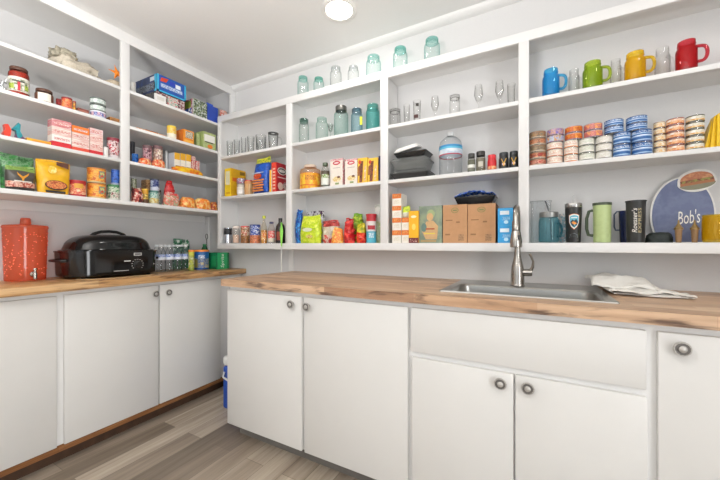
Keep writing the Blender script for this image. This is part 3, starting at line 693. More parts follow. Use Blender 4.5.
# bay 1, bottom shelf
s = back_round(224, 232, 227.6, ZC, .02); o = can(s.r, s.h, [(.55, M('#c9ccd2', .25, .9)), (.95, M('#1d1c20', .4)), (1, M('#d0d2d6', .25, .9))]); at(T_(o, 'silver can with black upper band at the left end of the bottom shelf', 'can'), s)
s = back_round(232.6, 239.6, 226, ZC, .012); o = jar(s.r, s.h, GL('#f4ece6', '#c9b8ac'), M('#e8dcd2', .4), .12, .85, M('#e0c4b0', .7), .55, name='glass_jar'); at(T_(o, 'small clear jar of pale pink contents, second on bottom left shelf', 'jar'), s)
for (p0, p1, yt, c1, c2, lc, lab) in [(240.6, 249.6, 226.2, PR('#3f7a3c', '#c0392b', '#e8e2c8', 80), PR('#8a5a2c', '#5c3a1e', '#b8783c', 70), '#cf2f2a', 'jar with red lid and green label between clear jar and blue-lidded tub'),
                                  (250, 260.4, 224.6, PR('#c8602c', '#e8a070', '#8a2c1c', 80), PR('#1f3f92', '#27489e', '#dfe4ee', 60), '#1d2f74', 'blue-lidded tub with orange picture label on the bottom left shelf')]:
    s = back_round(p0, p1, yt, ZC, .014); o = can(s.r, s.h - .006, [(.45, c1 if lc[1] == '1' else c2), (1, c2 if lc[1] == '1' else c1)], lid=M(lc, .35), name='food_tub'); at(T_(o, lab, 'jar'), s)
s = back_round(260.8, 267.2, 214.5, ZC, .014); r, h = s.r, s.h
o = bottle([(r, 0), (r, h * .45), (r * .8, h * .6), (r * .38, h * .75), (r * .36, h * .92)], GL('#e8dcc0', '#b09a60'), M('#c8cf4a', .4), r * .55, .02, [(1, PR('#d9a02e', '#c2452a', '#e8d8a0', 90))], (h * .1, h * .38), (M('#c08a3c', .4), h * .5)); at(T_(o, 'sauce bottle with pale green cap and orange label', 'bottle'), s)
s = back_round(268, 275, 221, ZC, .014); r, h = s.r, s.h
o = bottle([(r, 0), (r, h * .62), (r * .8, h * .74), (r * .5, h * .84), (r * .48, h * .93)], GL('#f0e4dc', '#c4a898'), M('#3a3c5e', .4), r * .6, .014, [(.35, M('#d9cdb8')), (1, PR('#c9252c', '#d8433c', '#f0e0d0', 90))], (h * .06, h * .55), (M('#d8b8a4', .5), h * .6)); at(T_(o, 'small bottle with red label and dark blue cap', 'bottle'), s)
s = back_round(275.6, 285.2, 217.4, ZC, .012); r, h = s.r, s.h; dkb = M('#231712', .15)
o = bottle([(r, 0), (r, h * .55), (r * .85, h * .68), (r * .4, h * .8), (r * .36, h * .94)], dkb, M('#17110f', .3), r * .42, .016, None); part(MB().patch(r + .0006, -50, 20, h * .12, h * .45, M('#8a3a2a', .5)), 'label', o); at(T_(o, 'dark brown syrup bottle behind the hanging green tool', 'bottle'), s)
# hanging green utensil with thin white shaft
t = thing('kitchen_utensil'); gx = X_at(281.2, YS - .012); gz = Z_at(223, gx, YS); put(t, gx, YS - .010, gz)
zb = CT + .012 - gz; g1 = M('#8fdc5a', .35)
m = MB().tube([(.006 * math.cos(R(a)), 0, -.006 + .008 * math.sin(R(a))) for a in range(0, 360, 30)], .0022, g1, 6, closed=True)
m.lathe([(0, -.165), (.004, -.16), (.008, -.12), (.0125, -.075), (.0125, -.045), (.006, -.015), (0, -.012)], g1, 16, Matrix.Diagonal((1, .5, 1, 1))); part(m, 'handle', t, 'lime green handle with hanging ring')
part(MB().tube([(0, 0, -.155), (0, 0, zb)], .0035, M('#dcdcd6', .4), 8), 'shaft', t, 'thin white shaft')
tag(t, 'long utensil with lime green handle hanging in front of the shelf edge', 'utensil')
hk = MB().tube([(gx, YS, gz + .006), (gx, YS - .014, gz + .002), (gx, YS - .016, gz + .008)], .0013, TIN, 6); o = hk.build('hook'); tag(o, 'tiny metal hook on the shelf frame holding the green utensil', 'hook')

# ------------------------------------------------------------------ bay 2, upper shelf: jars with lids
WIRE = M('#77807e', .3, 1)
for (p0, p1, yt, g, l, b_, lab) in [
    (299, 309, 118, GL('#e2ebe6', '#6f9a8c'), GL('#4d7a6c', '#23493f', body=.5, bodycol='#3f6a5c'), WIRE, 'clear bail jar with dark green lid at the left of the jar shelf'),
    (315.8, 328, 116.6, GL('#d2e6de', '#7fb5a2'), GL('#d2e6de', '#7fb5a2'), None, 'pale green jar with clear top, second on the jar shelf'),
    (334, 348.2, 104.9, GL('#c2dfd6', '#6aa896', body=.12, bodycol='#c6e0d8'), M('#85837e', .35, .9), None, 'tallest pale green jar with grey metal lid on the jar shelf'),
    (351, 362.6, 107.6, GL('#9fc8d4', '#4a86a0', body=.15, bodycol='#a8ccd8'), GL('#6a8a9c', '#33566a', body=.4, bodycol='#5e8496'), WIRE, 'blue glass bail jar with a lime tag on its side'),
    (366, 379.4, 103, GL('#58c4bc', '#1c8f8c', body=.3, bodycol='#4cc0b8'), GL('#9adcd0', '#2c8f86', body=.3, bodycol='#8ad4c8'), WIRE, 'teal glass bail jar against the divider on the jar shelf')]:
    s = back_round(p0, p1, yt, ZA, .015); o = jar(s.r, s.h, g, l, .15, .74, bail=b_)
    if 'lime tag' in lab: part(MB().box((s.r * .5, -s.r * .95, s.h * .3), (s.r * .92, -s.r * .9, s.h * .62), M('#dfe83a', .5)), 'paper_tag', o, 'lime yellow tag')
    at(T_(o, lab, 'jar'), s)
s = back_round(327.6, 333.4, 124, ZA, .03); r, h = s.r, s.h
o = MB().lathe([(0, 0), (r * .8, 0), (r * .75, .003), (r * .15, .006), (r * .12, h * .45), (r * .6, h * .55), (r, h), (r * .93, h), (r * .5, h * .58), (0, h * .5)], GL('#cfd8d2', '#5f6e66'), 20).build('glass_dish'); at(T_(o, 'small footed glass dish between two green jars', 'dish'), s)

# bay 2, middle shelf
s = back_round(300, 320.6, 163.8, ZB, .012)
yo = PR('#f0b41e', '#ea8a28', '#f4cc3a', 25, .35)
def yj(m, r, h):
    m.patch(r, -30, 30, h * .38, h * .6, PR('#c2461e', '#f0b020', '#8a3a1a', 110), r1=r); m.patch(r + .0003, -70, 60, h * .15, h * .19, M('#d9641e'))
o = jar(s.r, s.h, GL('#f6e4cc', '#dba878', body=.3, bodycol='#f0b880'), M('#dcc8b4', .4), .1, .55, M('#ef9b33', .5), .72, yo, (.02, .68), name='juice_jug', deco=yj); at(T_(o, 'big round jug with yellow and orange label on the middle shelf', 'jug'), s)
s = back_round(321.2, 329.4, 161, ZB, .014); r, h = s.r, s.h
o = bottle([(r, 0), (r, h * .55), (r * .92, h * .68), (r * .6, h * .8), (r * .58, h * .9)], GL('#e8ece4', '#8d9a86'), M('#5a6650', .4), r * .66, .02, [(.5, M('#e8ebe0')), (.75, PR('#6d8a3e', '#8aa860', '#e8ebe0', 70)), (1, M('#5a5040'))], (h * .08, h * .62), (M('#e6e4da'), h * .5)); at(T_(o, 'small bottle with white and green label beside the cream cartons', 'bottle'), s)
def milk(m, w, d, h):
    m.oval(0, h * .85, w * .3, h * .075, 0, M('#c4283a')); m.oval(0, h * .85, w * .2, h * .03, -.0006, M('#f2dcd8')); m.rect(-w * .5, w * .5, h * .93, h, 0, PR('#f2e4de', '#c8485a', '#f2e4de', 80))
    m.oval(w * .02, h * .25, w * .34, h * .1, 0, PR('#e6cf8e', '#d8b468', '#f2e6c0', 60)); m.oval(w * .18, h * .32, w * .12, h * .04, -.0006, M('#6a3a22')); m.rect(-w * .1, w * .2, h * .05, h * .12, 0, M('#8a9a60')); m.rect(-w * .3, w * .3, h * .66, h * .68, 0, M('#b8a8a4'))
for p0, p1, lab in ((330.4, 342.6, 'white cream carton with red oval, left one of the pair'), (345, 357.2, 'white cream carton with red oval, right one beside the yellow boxes')):
    s = back_box(p0, p1, 159, ZB, .025); o = carton(s.w, .055, s.h, M('#ece2d6', .4), PR('#ecdfd8', '#c8485a', '#efe4de', 60, p=(.6, .66)), milk, name='drink_carton'); at(T_(o, lab, 'carton', 'cream cartons on the middle shelf'), s)
def choc(m, w, d, h):
    m.add([(-w * .32, -.0006, h * .04), (-w * .02, -.0006, h * .04), (w * .1, -.0006, h * .88), (-w * .2, -.0006, h * .88)], [(0, 1, 2, 3)], PR('#6a3220', '#8a4a2c', '#3c1a12', 40)); m.add([(-w * .46, -.0004, h * .3), (-w * .30, -.0004, h * .3), (-w * .22, -.0004, h * .74), (-w * .44, -.0004, h * .66)], [(0, 1, 2, 3)], M('#8a4a2a'))
    m.add([(w * .12, -.0006, h * .04), (w * .34, -.0006, h * .1), (w * .42, -.0006, h * .7), (w * .2, -.0006, h * .62)], [(0, 1, 2, 3)], PR('#e8c89a', '#d89a54', '#f4e2b8', 60)); m.oval(-w * .26, h * .84, w * .14, h * .08, -.001, M('#c4461e'))
for p0, p1, rot, lab in ((357.6, 367.3, 0, 'yellow box with brown bar picture, beside the cream carton'), (367.8, 377.8, 0, 'yellow box with brown bar picture, nearer the divider')):
    s = back_box(p0, p1, 158, ZB, .018); o = carton(s.w, .05, s.h, M('#efc03a', .4), M('#e8b02a', .4), choc); at(T_(o, lab, 'box', 'yellow bar boxes'), s)
s = back_box(378.6, 380.4, 156, ZB, .03); o = carton(s.w + .001, .09, s.h, M('#2a2350', .4), M('#231d44', .4)); at(T_(o, 'slim dark navy box against the second divider', 'box'), s)

# bay 2, bottom shelf: bags
s = back_box(296.6, 302.6, 210, ZC, .068); o = bag(s.w, .06, s.h * .94, [(1, PR('#1c5fc4', '#1a2f74', '#3a9ae0', 45, .3))], 1, .008); at(T_(o, 'crumpled bright blue chip bag at the left of the bag shelf', 'bag'), s)
s = back_box(305.5, 326, 212, ZC, .125); o = bag(s.w, .05, s.h * .95, [(.6, M('#dcdcdc', .3)), (1, PR('#1c1622', '#e8e6e8', '#3a1a3a', 20, .3, p=(.46, .58)))], 5, .012); at(T_(o, 'black and white crumpled bag behind the lime green bag', 'bag'), s)
s = back_box(300.4, 321.6, 216, ZC, .040)
lg = PR('#c6dc20', '#b2cc18', '#dfe84e', 30, .25)
def lgd(m, w, d, h):
    m.oval(0, h * .5, w * .22, h * .07, -d * .5 - .003, M('#e8ecc8')); m.oval(w * .08, h * .25, w * .16, h * .06, -d * .5 - .002, PR('#e6c84a', '#d8e6a0', '#c88a2a', 90)); m.rect(-w * .3, -w * .1, h * .56, h * .585, -d * .5 - .001, M('#4a6a1a')); m.rect(w * .15, w * .34, h * .52, h * .54, -d * .5 - .001, M('#4a6a1a'))
o = bag(s.w * 1.02, .07, s.h * .97, [(1, lg)], 9, .009, .01, .06, narrow=.82, sealm=M('#cfe02c', .3), deco=lgd); at(T_(o, 'bright lime green snack bag slumped at the shelf edge', 'bag'), s)
s = back_box(322.5, 340, 222, ZC, .085); o = bag(s.w, .07, s.h, [(.35, PR('#d02a22', '#e8d8cc', '#c22018', 16, .3)), (.75, PR('#d8cfc0', '#c4b49a', '#e8e0d6', 20, .3)), (1, PR('#c9322c', '#8a1c1c', '#d8605a', 18, .3))], 11, .009); at(T_(o, 'red and clear bag right of the lime bag', 'bag'), s)
s = back_round(333.2, 344.6, 228, ZC, .005); o = lumpT(s.r * 2, .036, s.h, PR('#e8a032', '#d8542a', '#f0c860', 40, .3), 3, .2, name='snack_bag'); s.y = YS + .024; at(T_(o, 'small rounded orange and yellow packet low in the bag pile', 'packet'), s)
s = back_box(344.6, 354.6, 220, ZC, .055); o = bag(s.w * 1.05, .07, s.h, [(1, PR('#c81e26', '#a5141c', '#e04a40', 28, .25))], 13, .013, narrow=.7); at(T_(o, 'glossy red bag in the middle of the bag pile', 'bag'), s)
s = back_box(356.4, 366.5, 225, ZC, .04); o = bag(s.w * .9, .06, s.h, [(.6, PR('#d02418', '#e8542a', '#c01a14', 30, .25)), (1, PR('#d8c83a', '#c2b022', '#7a8a20', 30, .25))], 17, .01); at(T_(o, 'red bag with yellow top in front of the green packet', 'bag'), s)
s = back_box(351, 365, 215.5, ZC, .130); o = bag(s.w, .030, s.h, [(1, PR('#9cc42c', '#6a9a22', '#c8d84a', 28, .3))], 19, .014, narrow=.6, sealm=M('#7cb02a', .4)); at(T_(o, 'leaf green crumpled bag top rising behind the red bags', 'bag'), s)
s = back_round(366.4, 376.2, 214, ZC, .012); r, h = s.r, s.h
def cd_(m, r, h): m.patch(r, -45, 45, h * .55, h * .72, M('#a8242e')); m.patch(r, -30, 30, h * .22, h * .42, PR('#e6eef0', '#3a9ab4', '#e6eef0', 90))
o = can(r, h * .84, [(.48, M('#4aa6bc', .35)), (.9, PR('#e2dcd8', '#d8d0cc', None, 40)), (1, M('#b82a32', .35))], deco=cd_, name='wipes_canister'); part(MB().lathe([(r * 1.02, h * .82), (r * 1.02, h * .86), (r * 1.12, h * .98), (r * 1.12, h), (0, h)], M('#b4242e', .35), 20), 'cap', o); at(T_(o, 'blue and white canister with wide red cap near the divider', 'canister'), s)
s = back_box(375.3, 380.2, 207, ZC, .09); o = bag(s.w * 1.3, .04, s.h, [(.6, PR('#b4cc7a', '#d8dcc0', '#c8d8a0', 30)), (1, M('#e6e8e0', .4))], 23, .008); at(T_(o, 'pale green and white packet behind the red-capped canister', 'packet'), s)

# ------------------------------------------------------------------ bay 3, upper shelf: clear glasses
CL2 = GL('#f3f3f2', '#b4b4b0')
def bail_glass(r, h):
    t = jar(r, h, CL2, CL2, .14, .8, bail=M('#5a5854', .3, 1)); return t
def flute(r, h):
    t = thing('drinking_glass'); part(MB().lathe([(0, .004), (r * .1, .006), (r * .12, h * .3), (r * .6, h * .42), (r, h * .62), (r * .8, h), (r * .76, h), (r * .95, h * .62), (r * .5, h * .44), (0, h * .38)], CL2, 20), 'bowl', t)
    part(MB().lathe([(0, .0005), (r * .9, .0005), (r * .9, .002), (r * .12, .005), (0, .005)], CL2, 20), 'foot', t); return t
specs = [(389.5, 400.5, 108, 'bail', 'clear lidded glass with metal clasp at the left of the clear glass shelf'), (403.5, 410, 104, 'glass', 'plain clear glass left of the small decorated glass'),
         (413, 421, 100, 'shot', 'small clear glass with two dark marks on it'), (431, 439, 95.5, 'flute', 'stemmed clear glass right of the small decorated glass'),
         (449.5, 460, 94, 'bail', 'clear lidded glass with metal clasp in the middle of the shelf'), (474, 483, 84, 'flute', 'tall stemmed clear glass, leftmost of the three at the right end'),
         (495, 504, 80, 'flute', 'tall stemmed clear glass, middle of the three at the right end'), (507, 515.5, 83, 'glass', 'tall plain clear glass against the third divider')]
for p0, p1, yt, k, lab in specs:
    s = back_round(p0, p1, yt, ZA, .03)
    if k == 'bail': o = bail_glass(s.r, s.h)
    elif k == 'flute': o = flute(s.r, s.h)
    else:
        o = tumbler(s.r, s.h, CL2)
        if k == 'shot':
            part(MB().patch(s.r * .93, -60, 20, s.h * .18, s.h * .34, M('#4a2a26')).patch(s.r * 1.0, -20, 25, s.h * .7, s.h * .84, M('#3a3634')), 'decal', o, 'dark marks')
    at(T_(o, lab, 'glass'), s)

# bay 3, middle shelf: takeout containers
CP = GL('#eceeec', '#a4a6a4', body=.5, bodycol='#c8cac8', rough=.1)
def tray(w, d, h, m, rim=.006, lidm=None, name='food_container', taper=.82):
    t = thing(name); mb = MB(); x, y = w / 2, d / 2
    def rr(k, z, r=.014): return rrect(-x * k, x * k, -y * k, y * k, r, z, 4)
    loft(mb, [rr(taper, 0), rr(taper + .02, .003), rr(.97, h - .004), rr(1, h - .004), rr(1, h), rr(.95, h), rr(taper - .03, .004)], m, cap=True, capb=True); part(mb, 'tray', t)
    if lidm:
        mb = MB(); loft(mb, [rr(1.01, h + .0005), rr(1.01, h + .003), rr(.93, h + .004), rr(.88, h + .014), rr(.80, h + .016)], lidm, cap=True, capb=True); part(mb, 'lid', t)
    return t
DKC = M('#2b2b2b', .3)
zb = ZB; cx = (X_at(389.5, YS + .015) + X_at(428, YS + .015)) / 2; wv = X_at(428, YS + .015) - X_at(389.5, YS + .015); yc = YS + .09
g = 'takeout containers stacked beside the water bottle'
o = tray(wv, .15, .034, DKC, lidm=CP); put(T_(o, 'black-bottomed food tray at the bottom of the takeout stack', 'food container', g), cx, yc, zb + .0006)
o = tray(wv * .97, .15, .052, CP, lidm=CP); put(T_(o, 'clear plastic food container in the middle of the takeout stack', 'food container', g), cx - .002, yc, zb + .0525, 2)
o = tray(wv * .86, .14, .028, M('#1c1c1d', .2)); put(T_(o, 'shiny black tray on top of the clear containers', 'food container', g), cx + .004, yc, zb + .123, -2)
m = MB(); loft(m, [rrect(-wv * .32, wv * .32, -.055, .055, .02, 0), rrect(-wv * .32, wv * .32, -.055, .055, .02, .008), rrect(-wv * .28, wv * .28, -.045, .045, .02, .020)], M('#eceae6', .4), cap=True, capb=True)
o = m.build('container_lid'); put(T_(o, 'white plastic lid lying tilted on top of the takeout stack', 'lid', g), cx - .022, yc - .01, zb + .171); o.rotation_euler = (R(10), R(-10), 0)
s = back_round(439, 462.4, 131, ZB, .008); r, h = s.r, s.h; CW = GL('#f6f8f9', '#bcc6ca', body=.22, bodycol='#e2e6e8')
o = bottle([(r * .9, .001), (r, .012), (r, h * .1), (r * .97, h * .115), (r, h * .13), (r, h * .28), (r * .97, h * .295), (r, h * .31), (r, h * .42), (r * .98, h * .43), (r * .98, h * .72), (r * .9, h * .8), (r * .55, h * .89), (r * .26, h * .94), (r * .24, h * .985)], CW, M('#c9ccce', .4), r * .3, .02,
           [(.12, M('#b34a5a', .4)), (.6, PR('#dfe6ea', '#cfdde8', '#b8c8d8', 30, .4)), (.8, M('#5ab4d4', .4)), (1, M('#2f86ba', .4))], (h * .45, h * .68), None)
at(T_(o, 'large clear water jug with blue and white label on the middle shelf', 'water jug'), s)
def shaker(p0, p1, yt, bodym, capm, lab, content=None, label=None, deco=None, cf=.22):
    s = back_round(p0, p1, yt, ZB, .015); o = jar(s.r, s.h, bodym, capm, cf, .86, content, .85, label, (.08, .8), name='spice_jar', deco=deco); at(T_(o, lab, 'spice jar', 'spice jars on the middle shelf'), s)
GS = GL('#c8c9c0', '#6a6c60')
shaker(467.8, 475, 153.3, GS, M('#3e3e3a', .4), 'spice jar with grey lid and narrow white label, leftmost of five', M('#6e6f60', .8), [(.3, M('#77786a')), (.6, M('#e2e2da')), (1, M('#60614f'))])
shaker(476, 485.4, 151, GS, M('#33312e', .4), 'spice jar with dark lid and round white label, second of five', M('#8a8474', .8), None, None)
bpy.data.objects[-1] if 0 else None
shaker(487.6, 496.4, 154.6, M('#c8242a', .3), M('#d8323a', .3), 'red spice jar with red lid in the middle of the five', None, [(.35, PR('#e8a860', '#d83a2a', '#f0c890', 90)), (1, M('#cc2429', .35))])
def gold(m, r, h): 
    m.patch(r + .0006, -18, 18, h * .28, h * .42, PR('#e8c8d0', '#c89ab0', '#e8dcc0', 90))
    for sgn in (-1, 1): m.add([((r + .0008) * math.sin(R(a)), -(r + .0008) * math.cos(R(a)), z) for a, z in ((0, h * .42), (sgn * 8, h * .42), (sgn * 34, h * .78), (sgn * 22, h * .78))], [(0, 1, 2, 3)], M('#d8a53a', .35))
    m.add([((r + .0009) * math.sin(R(a)), -(r + .0009) * math.cos(R(a)), z) for a, z in ((-7, h * .2), (7, h * .2), (7, h * .5), (-7, h * .5))], [(0, 1, 2, 3)], M('#d8a53a', .35))
shaker(499, 508.6, 152.2, M('#17181b', .3), M('#22262a', .35), 'black spice jar with gold emblem, left one of the black pair', None, [(1, M('#1b1c20', .35))], gold)
shaker(509.3, 518.3, 151, M('#17181b', .3), M('#22262a', .35), 'black spice jar with gold emblem against the third divider', None, [(1, M('#1b1c20', .35))], gold)
for o in list(scn.objects):
    if o.get('label', '').startswith('spice jar with dark lid and round'):
        b = o.children[0]; part(MB().patch(max(v.co.x for v in b.data.vertices) + .001, -32, 32, .022, .048, M('#ded9cc', .5)), 'label', o)

# bay 3, bottom shelf
ob = M('#d8742a', .45); wt = M('#ece6da', .45)
def jell(m, w, d, h):
    m.rect(-w / 2, w / 2, h * .62, h, 0, ob); m.rect(-w * .36, w * .36, h * .76, h * .92, -.0006, PR('#c2541a', '#e8a860', '#c2541a', 120)); m.srect(0, d, h * .68, h, -w / 2, ob)
    m.rect(-w * .3, w * .3, h * .18, h * .5, 0, PR('#efe8dc', '#d8cdb8', '#efe8dc', 90))
g = 'small white and orange boxes stacked on the bottom shelf'
ztops = [Z_at(y, X_at(396.7, YS), YS + .012) for y in (230.4, 218, 206, 193.8)]; zc = ZC
for i, zt in enumerate(ztops):
    s = back_box(392.3, 401.2, 200, zc, .012); s.z = zc; o = carton(s.w, .085, zt - zc - .0005, wt, wt, jell, top=ob); at(T_(o, ['lowest', 'second lowest', 'second highest', 'topmost'][i] + ' white and orange box in the tall stack by the divider', 'box', g), s, 0, 1.5 * (-1) ** i); zc = zt
zc = ZC
for i, zt in enumerate(ztops[:2]):
    s = back_box(401.8, 409, 200, zc, .014); o = carton(s.w, .08, zt - zc - .0005, wt, wt, jell, top=ob); at(T_(o, ['lower', 'upper'][i] + ' white and orange box under the lime packet, in the short stack', 'box', g), s); zc = zt
s = back_box(401.4, 409.2, 205.5, zc, .016); o = bag(s.w * 1.05, .04, s.h * .92, [(.45, M('#dfe0cc', .4)), (1, PR('#b8d02a', '#d8e04a', '#8ab020', 60))], 4, .003, name='packet', seal=.06); s.y += .022; at(T_(o, 'lime green and white packet on top of the short box stack', 'packet'), s)
s = back_box(408.8, 418.4, 211, ZC, .004)
def yb(m, w, d, h): m.rect(-w / 2, w / 2, 0, h * .16, 0, M('#6a1f24')); m.rect(-w * .38, w * .38, h * .04, h * .12, -.0006, PR('#e6c8b8', '#6a1f24', None, 120)); m.oval(w * .02, h * .5, w * .2, h * .1, 0, M('#f6d468')); m.oval(0, h * .82, w * .3, h * .04, 0, M('#f8ecc0'))
o = carton(s.w, .03, s.h, M('#f2b31a', .4), M('#e6a012', .4), yb); at(T_(o, 'slim bright yellow box with dark red foot, before the illustrated box', 'box'), s)
s = back_box(419, 442.2, 206, ZC, .018)
def ib(m, w, d, h):
    tan = M('#c6a070', .5); m.oval(-w * .02, h * .70, w * .14, h * .11, 0, tan); m.prism([(-w * .2, h * .1), (w * .28, h * .1), (w * .33, h * .45), (w * .12, h * .6), (-w * .18, h * .58), (-w * .36, h * .3)], -.0006, .0002, tan)
    m.oval(w * .02, h * .78, w * .17, h * .12, .0001, M('#9aa878')); m.oval(-w * .28, h * .42, w * .12, h * .12, -.001, M('#5f7a72')); m.rect(-w * .42, w * .25, h * .03, h * .08, -.0006, M('#a88a5c')); m.rect(-w * .2, w * .18, h * .36, h * .4, -.0012, M('#a9552e')); m.rect(-w * .28, w * .2, h * .24, h * .27, -.0012, M('#d8c34a'))
o = carton(s.w, .13, s.h, PR('#71806e', '#7d8a78', '#8d9a7c', 12), M('#5c6a5c'), ib, name='cardboard_box'); at(T_(o, 'green-grey box with tan figure illustration beside the cardboard boxes', 'box'), s)
KB = M('#b98c64', .75, bump=.1, var=.05, scale=40)
def kb(m, w, d, h):
    ik = M('#8f6a48', .8); gk = M('#7d7f4e', .8)
    for k in range(20):
        a, b = R(18 * k), R(18 * k + 18); cx, cz, rx, rz = 0, h * .85, w * .15, h * .07
        m.add([(cx + rx * q * math.cos(t), -.0006, cz + rz * q * math.sin(t)) for q, t in ((1, a), (1, b), (.8, b), (.8, a))], [(0, 1, 2, 3)], gk)
    m.rect(-w * .08, w * .08, h * .83, h * .87, 0, gk); m.rect(-w * .38, -w * .1, h * .58, h * .61, 0, ik); m.rect(w * .05, w * .2, h * .52, h * .56, 0, ik); m.rect(-w * .4, -w * .2, h * .2, h * .24, 0, ik); m.rect(w * .14, w * .36, h * .05, h * .22, 0, PR('#8a6a4a', '#b98c64', '#7a5c3e', 160)); m.rect(-w / 2, w / 2, h * .7, h * .702, 0, M('#a67a54'))
for p0, p1, yt, lab in ((442.9, 467.3, 204.8, 'brown cardboard box with green oval stamp, left of the pair'), (467.9, 495.5, 203.8, 'brown cardboard box with green oval stamp, right of the pair')):
    s = back_box(p0, p1, yt, ZC, .014); o = carton(s.w, .15, s.h, KB, M('#8a6446', .75), kb, name='cardboard_box'); at(T_(o, lab, 'box', 'plain brown cardboard boxes'), s)
def bb_(m, w, d, h): m.rect(-w * .35, w * .25, h * .62, h * .84, -.0006, M('#e8f2f8')); m.rect(-w * .2, w * .3, h * .3, h * .5, 0, PR('#2a7ec2', '#9ad0ec', '#2a7ec2', 90)); m.oval(w * .05, h * .2, w * .15, h * .1, 0, M('#bfe2f2'))
zc = ZC
for yt, lab in ((225.7, 'lower small light blue box beside the faucet head'), (208, 'upper small light blue box stacked beside the faucet head')):
    s = back_box(497.8, 513, yt, zc, .014); o = carton(s.w, .10, s.h - .0005, M('#2f9ad4', .4), M('#1f6ea8', .4), bb_); at(T_(o, lab, 'box', 'light blue boxes on the bottom shelf'), s); zc += s.h
zc = Z_at(203.8, X_at(470, YS), YS + .014) + .001; xa, xb = X_at(452.8, YS + .02), X_at(495, YS + .02)
o = tray(xb - xa, .13, .040, M('#16181c', .25), taper=.82); put(o, (xa + xb) / 2, YS + .10, zc); T_(o, 'black plastic tray lying on the cardboard boxes, blue film inside', 'tray')
q = MB(); w2 = (xb - xa)
q.grid(26, 12, lambda u, v: ((u - .5) * w2 * .96, (v - .5) * .12, .046 + .020 * abs(math.sin(u * 3.1)) + .012 * noise.noise(Vector((u * 9, v * 7, 2)))), PR('#1c4fb8', '#2c6ad8', '#a8b8c8', 60, .2, p=(.5, .62)), .002)
part(q, 'plastic_film', o, 'crinkled blue plastic film')

# ------------------------------------------------------------------ right bay, upper shelf: mason mugs
def mug(r, h, g, name='mason_mug'):
    t = thing(name); n = r * .82
    part(MB().lathe([(0, .003), (r * .88, .003), (r * .98, .006), (r, .014), (r, h * .68), (r * .97, h * .74), (n * 1.02, h * .80), (n, h * .82), (n, h * .86), (n * 1.04, h * .87), (n * 1.04, h * .90), (n, h * .91), (n, h), (n * .95, h), (n * .94, h * .8), (r * .94, h * .7), (r * .93, .016), (0, .010)], g, 28), 'body', t)
    hp = [(r * .96, 0, h * .27)] + [(r + .004 + .021 * math.sin(R(q)) ** .6, 0, h * (.5 - .24 * math.cos(R(q)))) for q in range(10, 171, 16)] + [(n * 1.0, 0, h * .77)]
    part(MB().tube(hp, .0058, g, 10), 'handle', t); return t
def cgl(c, e): return GL(c, e, body=.6, bodycol=c)
gm = 'mason jar mugs on the top right shelf'
for (p0, p1, yt, g, lab) in [(542.2, 559.6, 67.6, cgl('#38bdf2', '#1480c4'), 'bright blue glass mason mug on the top right shelf'), (582.4, 602.8, 59.8, cgl('#bcd62a', '#7c9a14'), 'lime green glass mason mug on the top right shelf'),
                             (624.2, 646.2, 50, cgl('#fbd420', '#d8a410'), 'yellow glass mason mug on the top right shelf'), (675, 698, 38.6, cgl('#de2030', '#9a0c1c'), 'red glass mason mug on the top right shelf')]:
    s = back_round(p0, p1, yt, ZA, .012); o = mug(s.r, s.h, g); at(T_(o, lab, 'mug', gm), s)
for (p0, p1, yt, lab) in [(567, 581, 68, 'clear glass mason mug between the blue and green mugs'), (608.4, 623, 58, 'clear glass mason mug between the green and yellow mugs'), (652.4, 672.6, 45.5, 'clear glass mason mug between the yellow and red mugs')]:
    s = back_round(p0, p1, yt, ZA, .055); o = mug(s.r * .82, s.h, GL('#f4f4f3', '#c2c2c0')); at(T_(o, lab, 'mug', gm), s, rot=50)

# right bay, middle shelf: stacks of small cans
def stack(p0, p1, zbase, n, hc, mats, desc, group, off=.012, jit=.001):
    s = back_round(p0, p1, 140, ZB, off)
    nm = {1: [''], 2: ['bottom', 'top'], 3: ['bottom', 'middle', 'top'], 5: ['bottom', 'second from bottom', 'middle', 'second from top', 'top']}[n]
    for i in range(n):
        segs = mats[i % len(mats)]
        o = can(s.r, hc - .0005, segs); put(o, s.x + random.uniform(-jit, jit), s.y, zbase + i * hc + .0006, random.uniform(0, 40) - 20)
        T_(o, nm[i] + ' ' + desc, 'can', group)
    return s
def Hc(p0, p1, yt, n, zb=ZB, off=.012):
    s = back_round(p0, p1, yt, ZB, off); return (s.z + s.h - zb) / n
brn = lambda a, b, c: [(.18, M('#b4a48e')), (.8, PR(a, b, c, 70, .35)), (1, M('#8a6a50'))]
gA = 'small cans of the leftmost stack'
h5 = Hc(529.6, 546, 131, 5)
stack(529.6, 546, ZB, 5, h5, [brn('#a82c22', '#d89a80', '#7a2820'), brn('#b03822', '#6a2e28', '#d88a5a'), brn('#746a58', '#9a8060', '#54463a'), brn('#b0643e', '#cc8c64', '#744432'), brn('#74725f', '#b08050', '#4a463c')], 'can of the five-high stack next to the third divider', gA)
wo = lambda a: [(.14, M(a)), (.3, M('#ece6da')), (.85, PR('#ece6da', '#d6a890', '#f2eee6', 80, .4, p=(.5, .6))), (1, M('#ded4c4'))]
h3 = h5 * 1.02
stack(547, 562.6, ZB, 3, h3, [wo('#d8a088'), wo('#d88a6a'), wo('#cc7a54')], 'white and orange can in the second lower stack from the left', 'small white cans on the middle right shelf')
stack(564, 577.6, ZB, 3, h3, [wo('#d8783a'), wo('#c8702e'), wo('#e0884a')], 'white and orange can in the third lower stack from the left', 'small white cans on the middle right shelf')
wg = [(.12, M('#5f6a58')), (.3, M('#ebe9e0')), (.85, PR('#ebe9e0', '#c8ccba', '#f2f0ea', 80, .4, p=(.52, .6))), (1, M('#b8b8a8'))]
stack(579, 594.4, ZB, 3, h3, [wg], 'white can with grey-green base stripe, left of the plain white stack', 'small white cans on the middle right shelf')
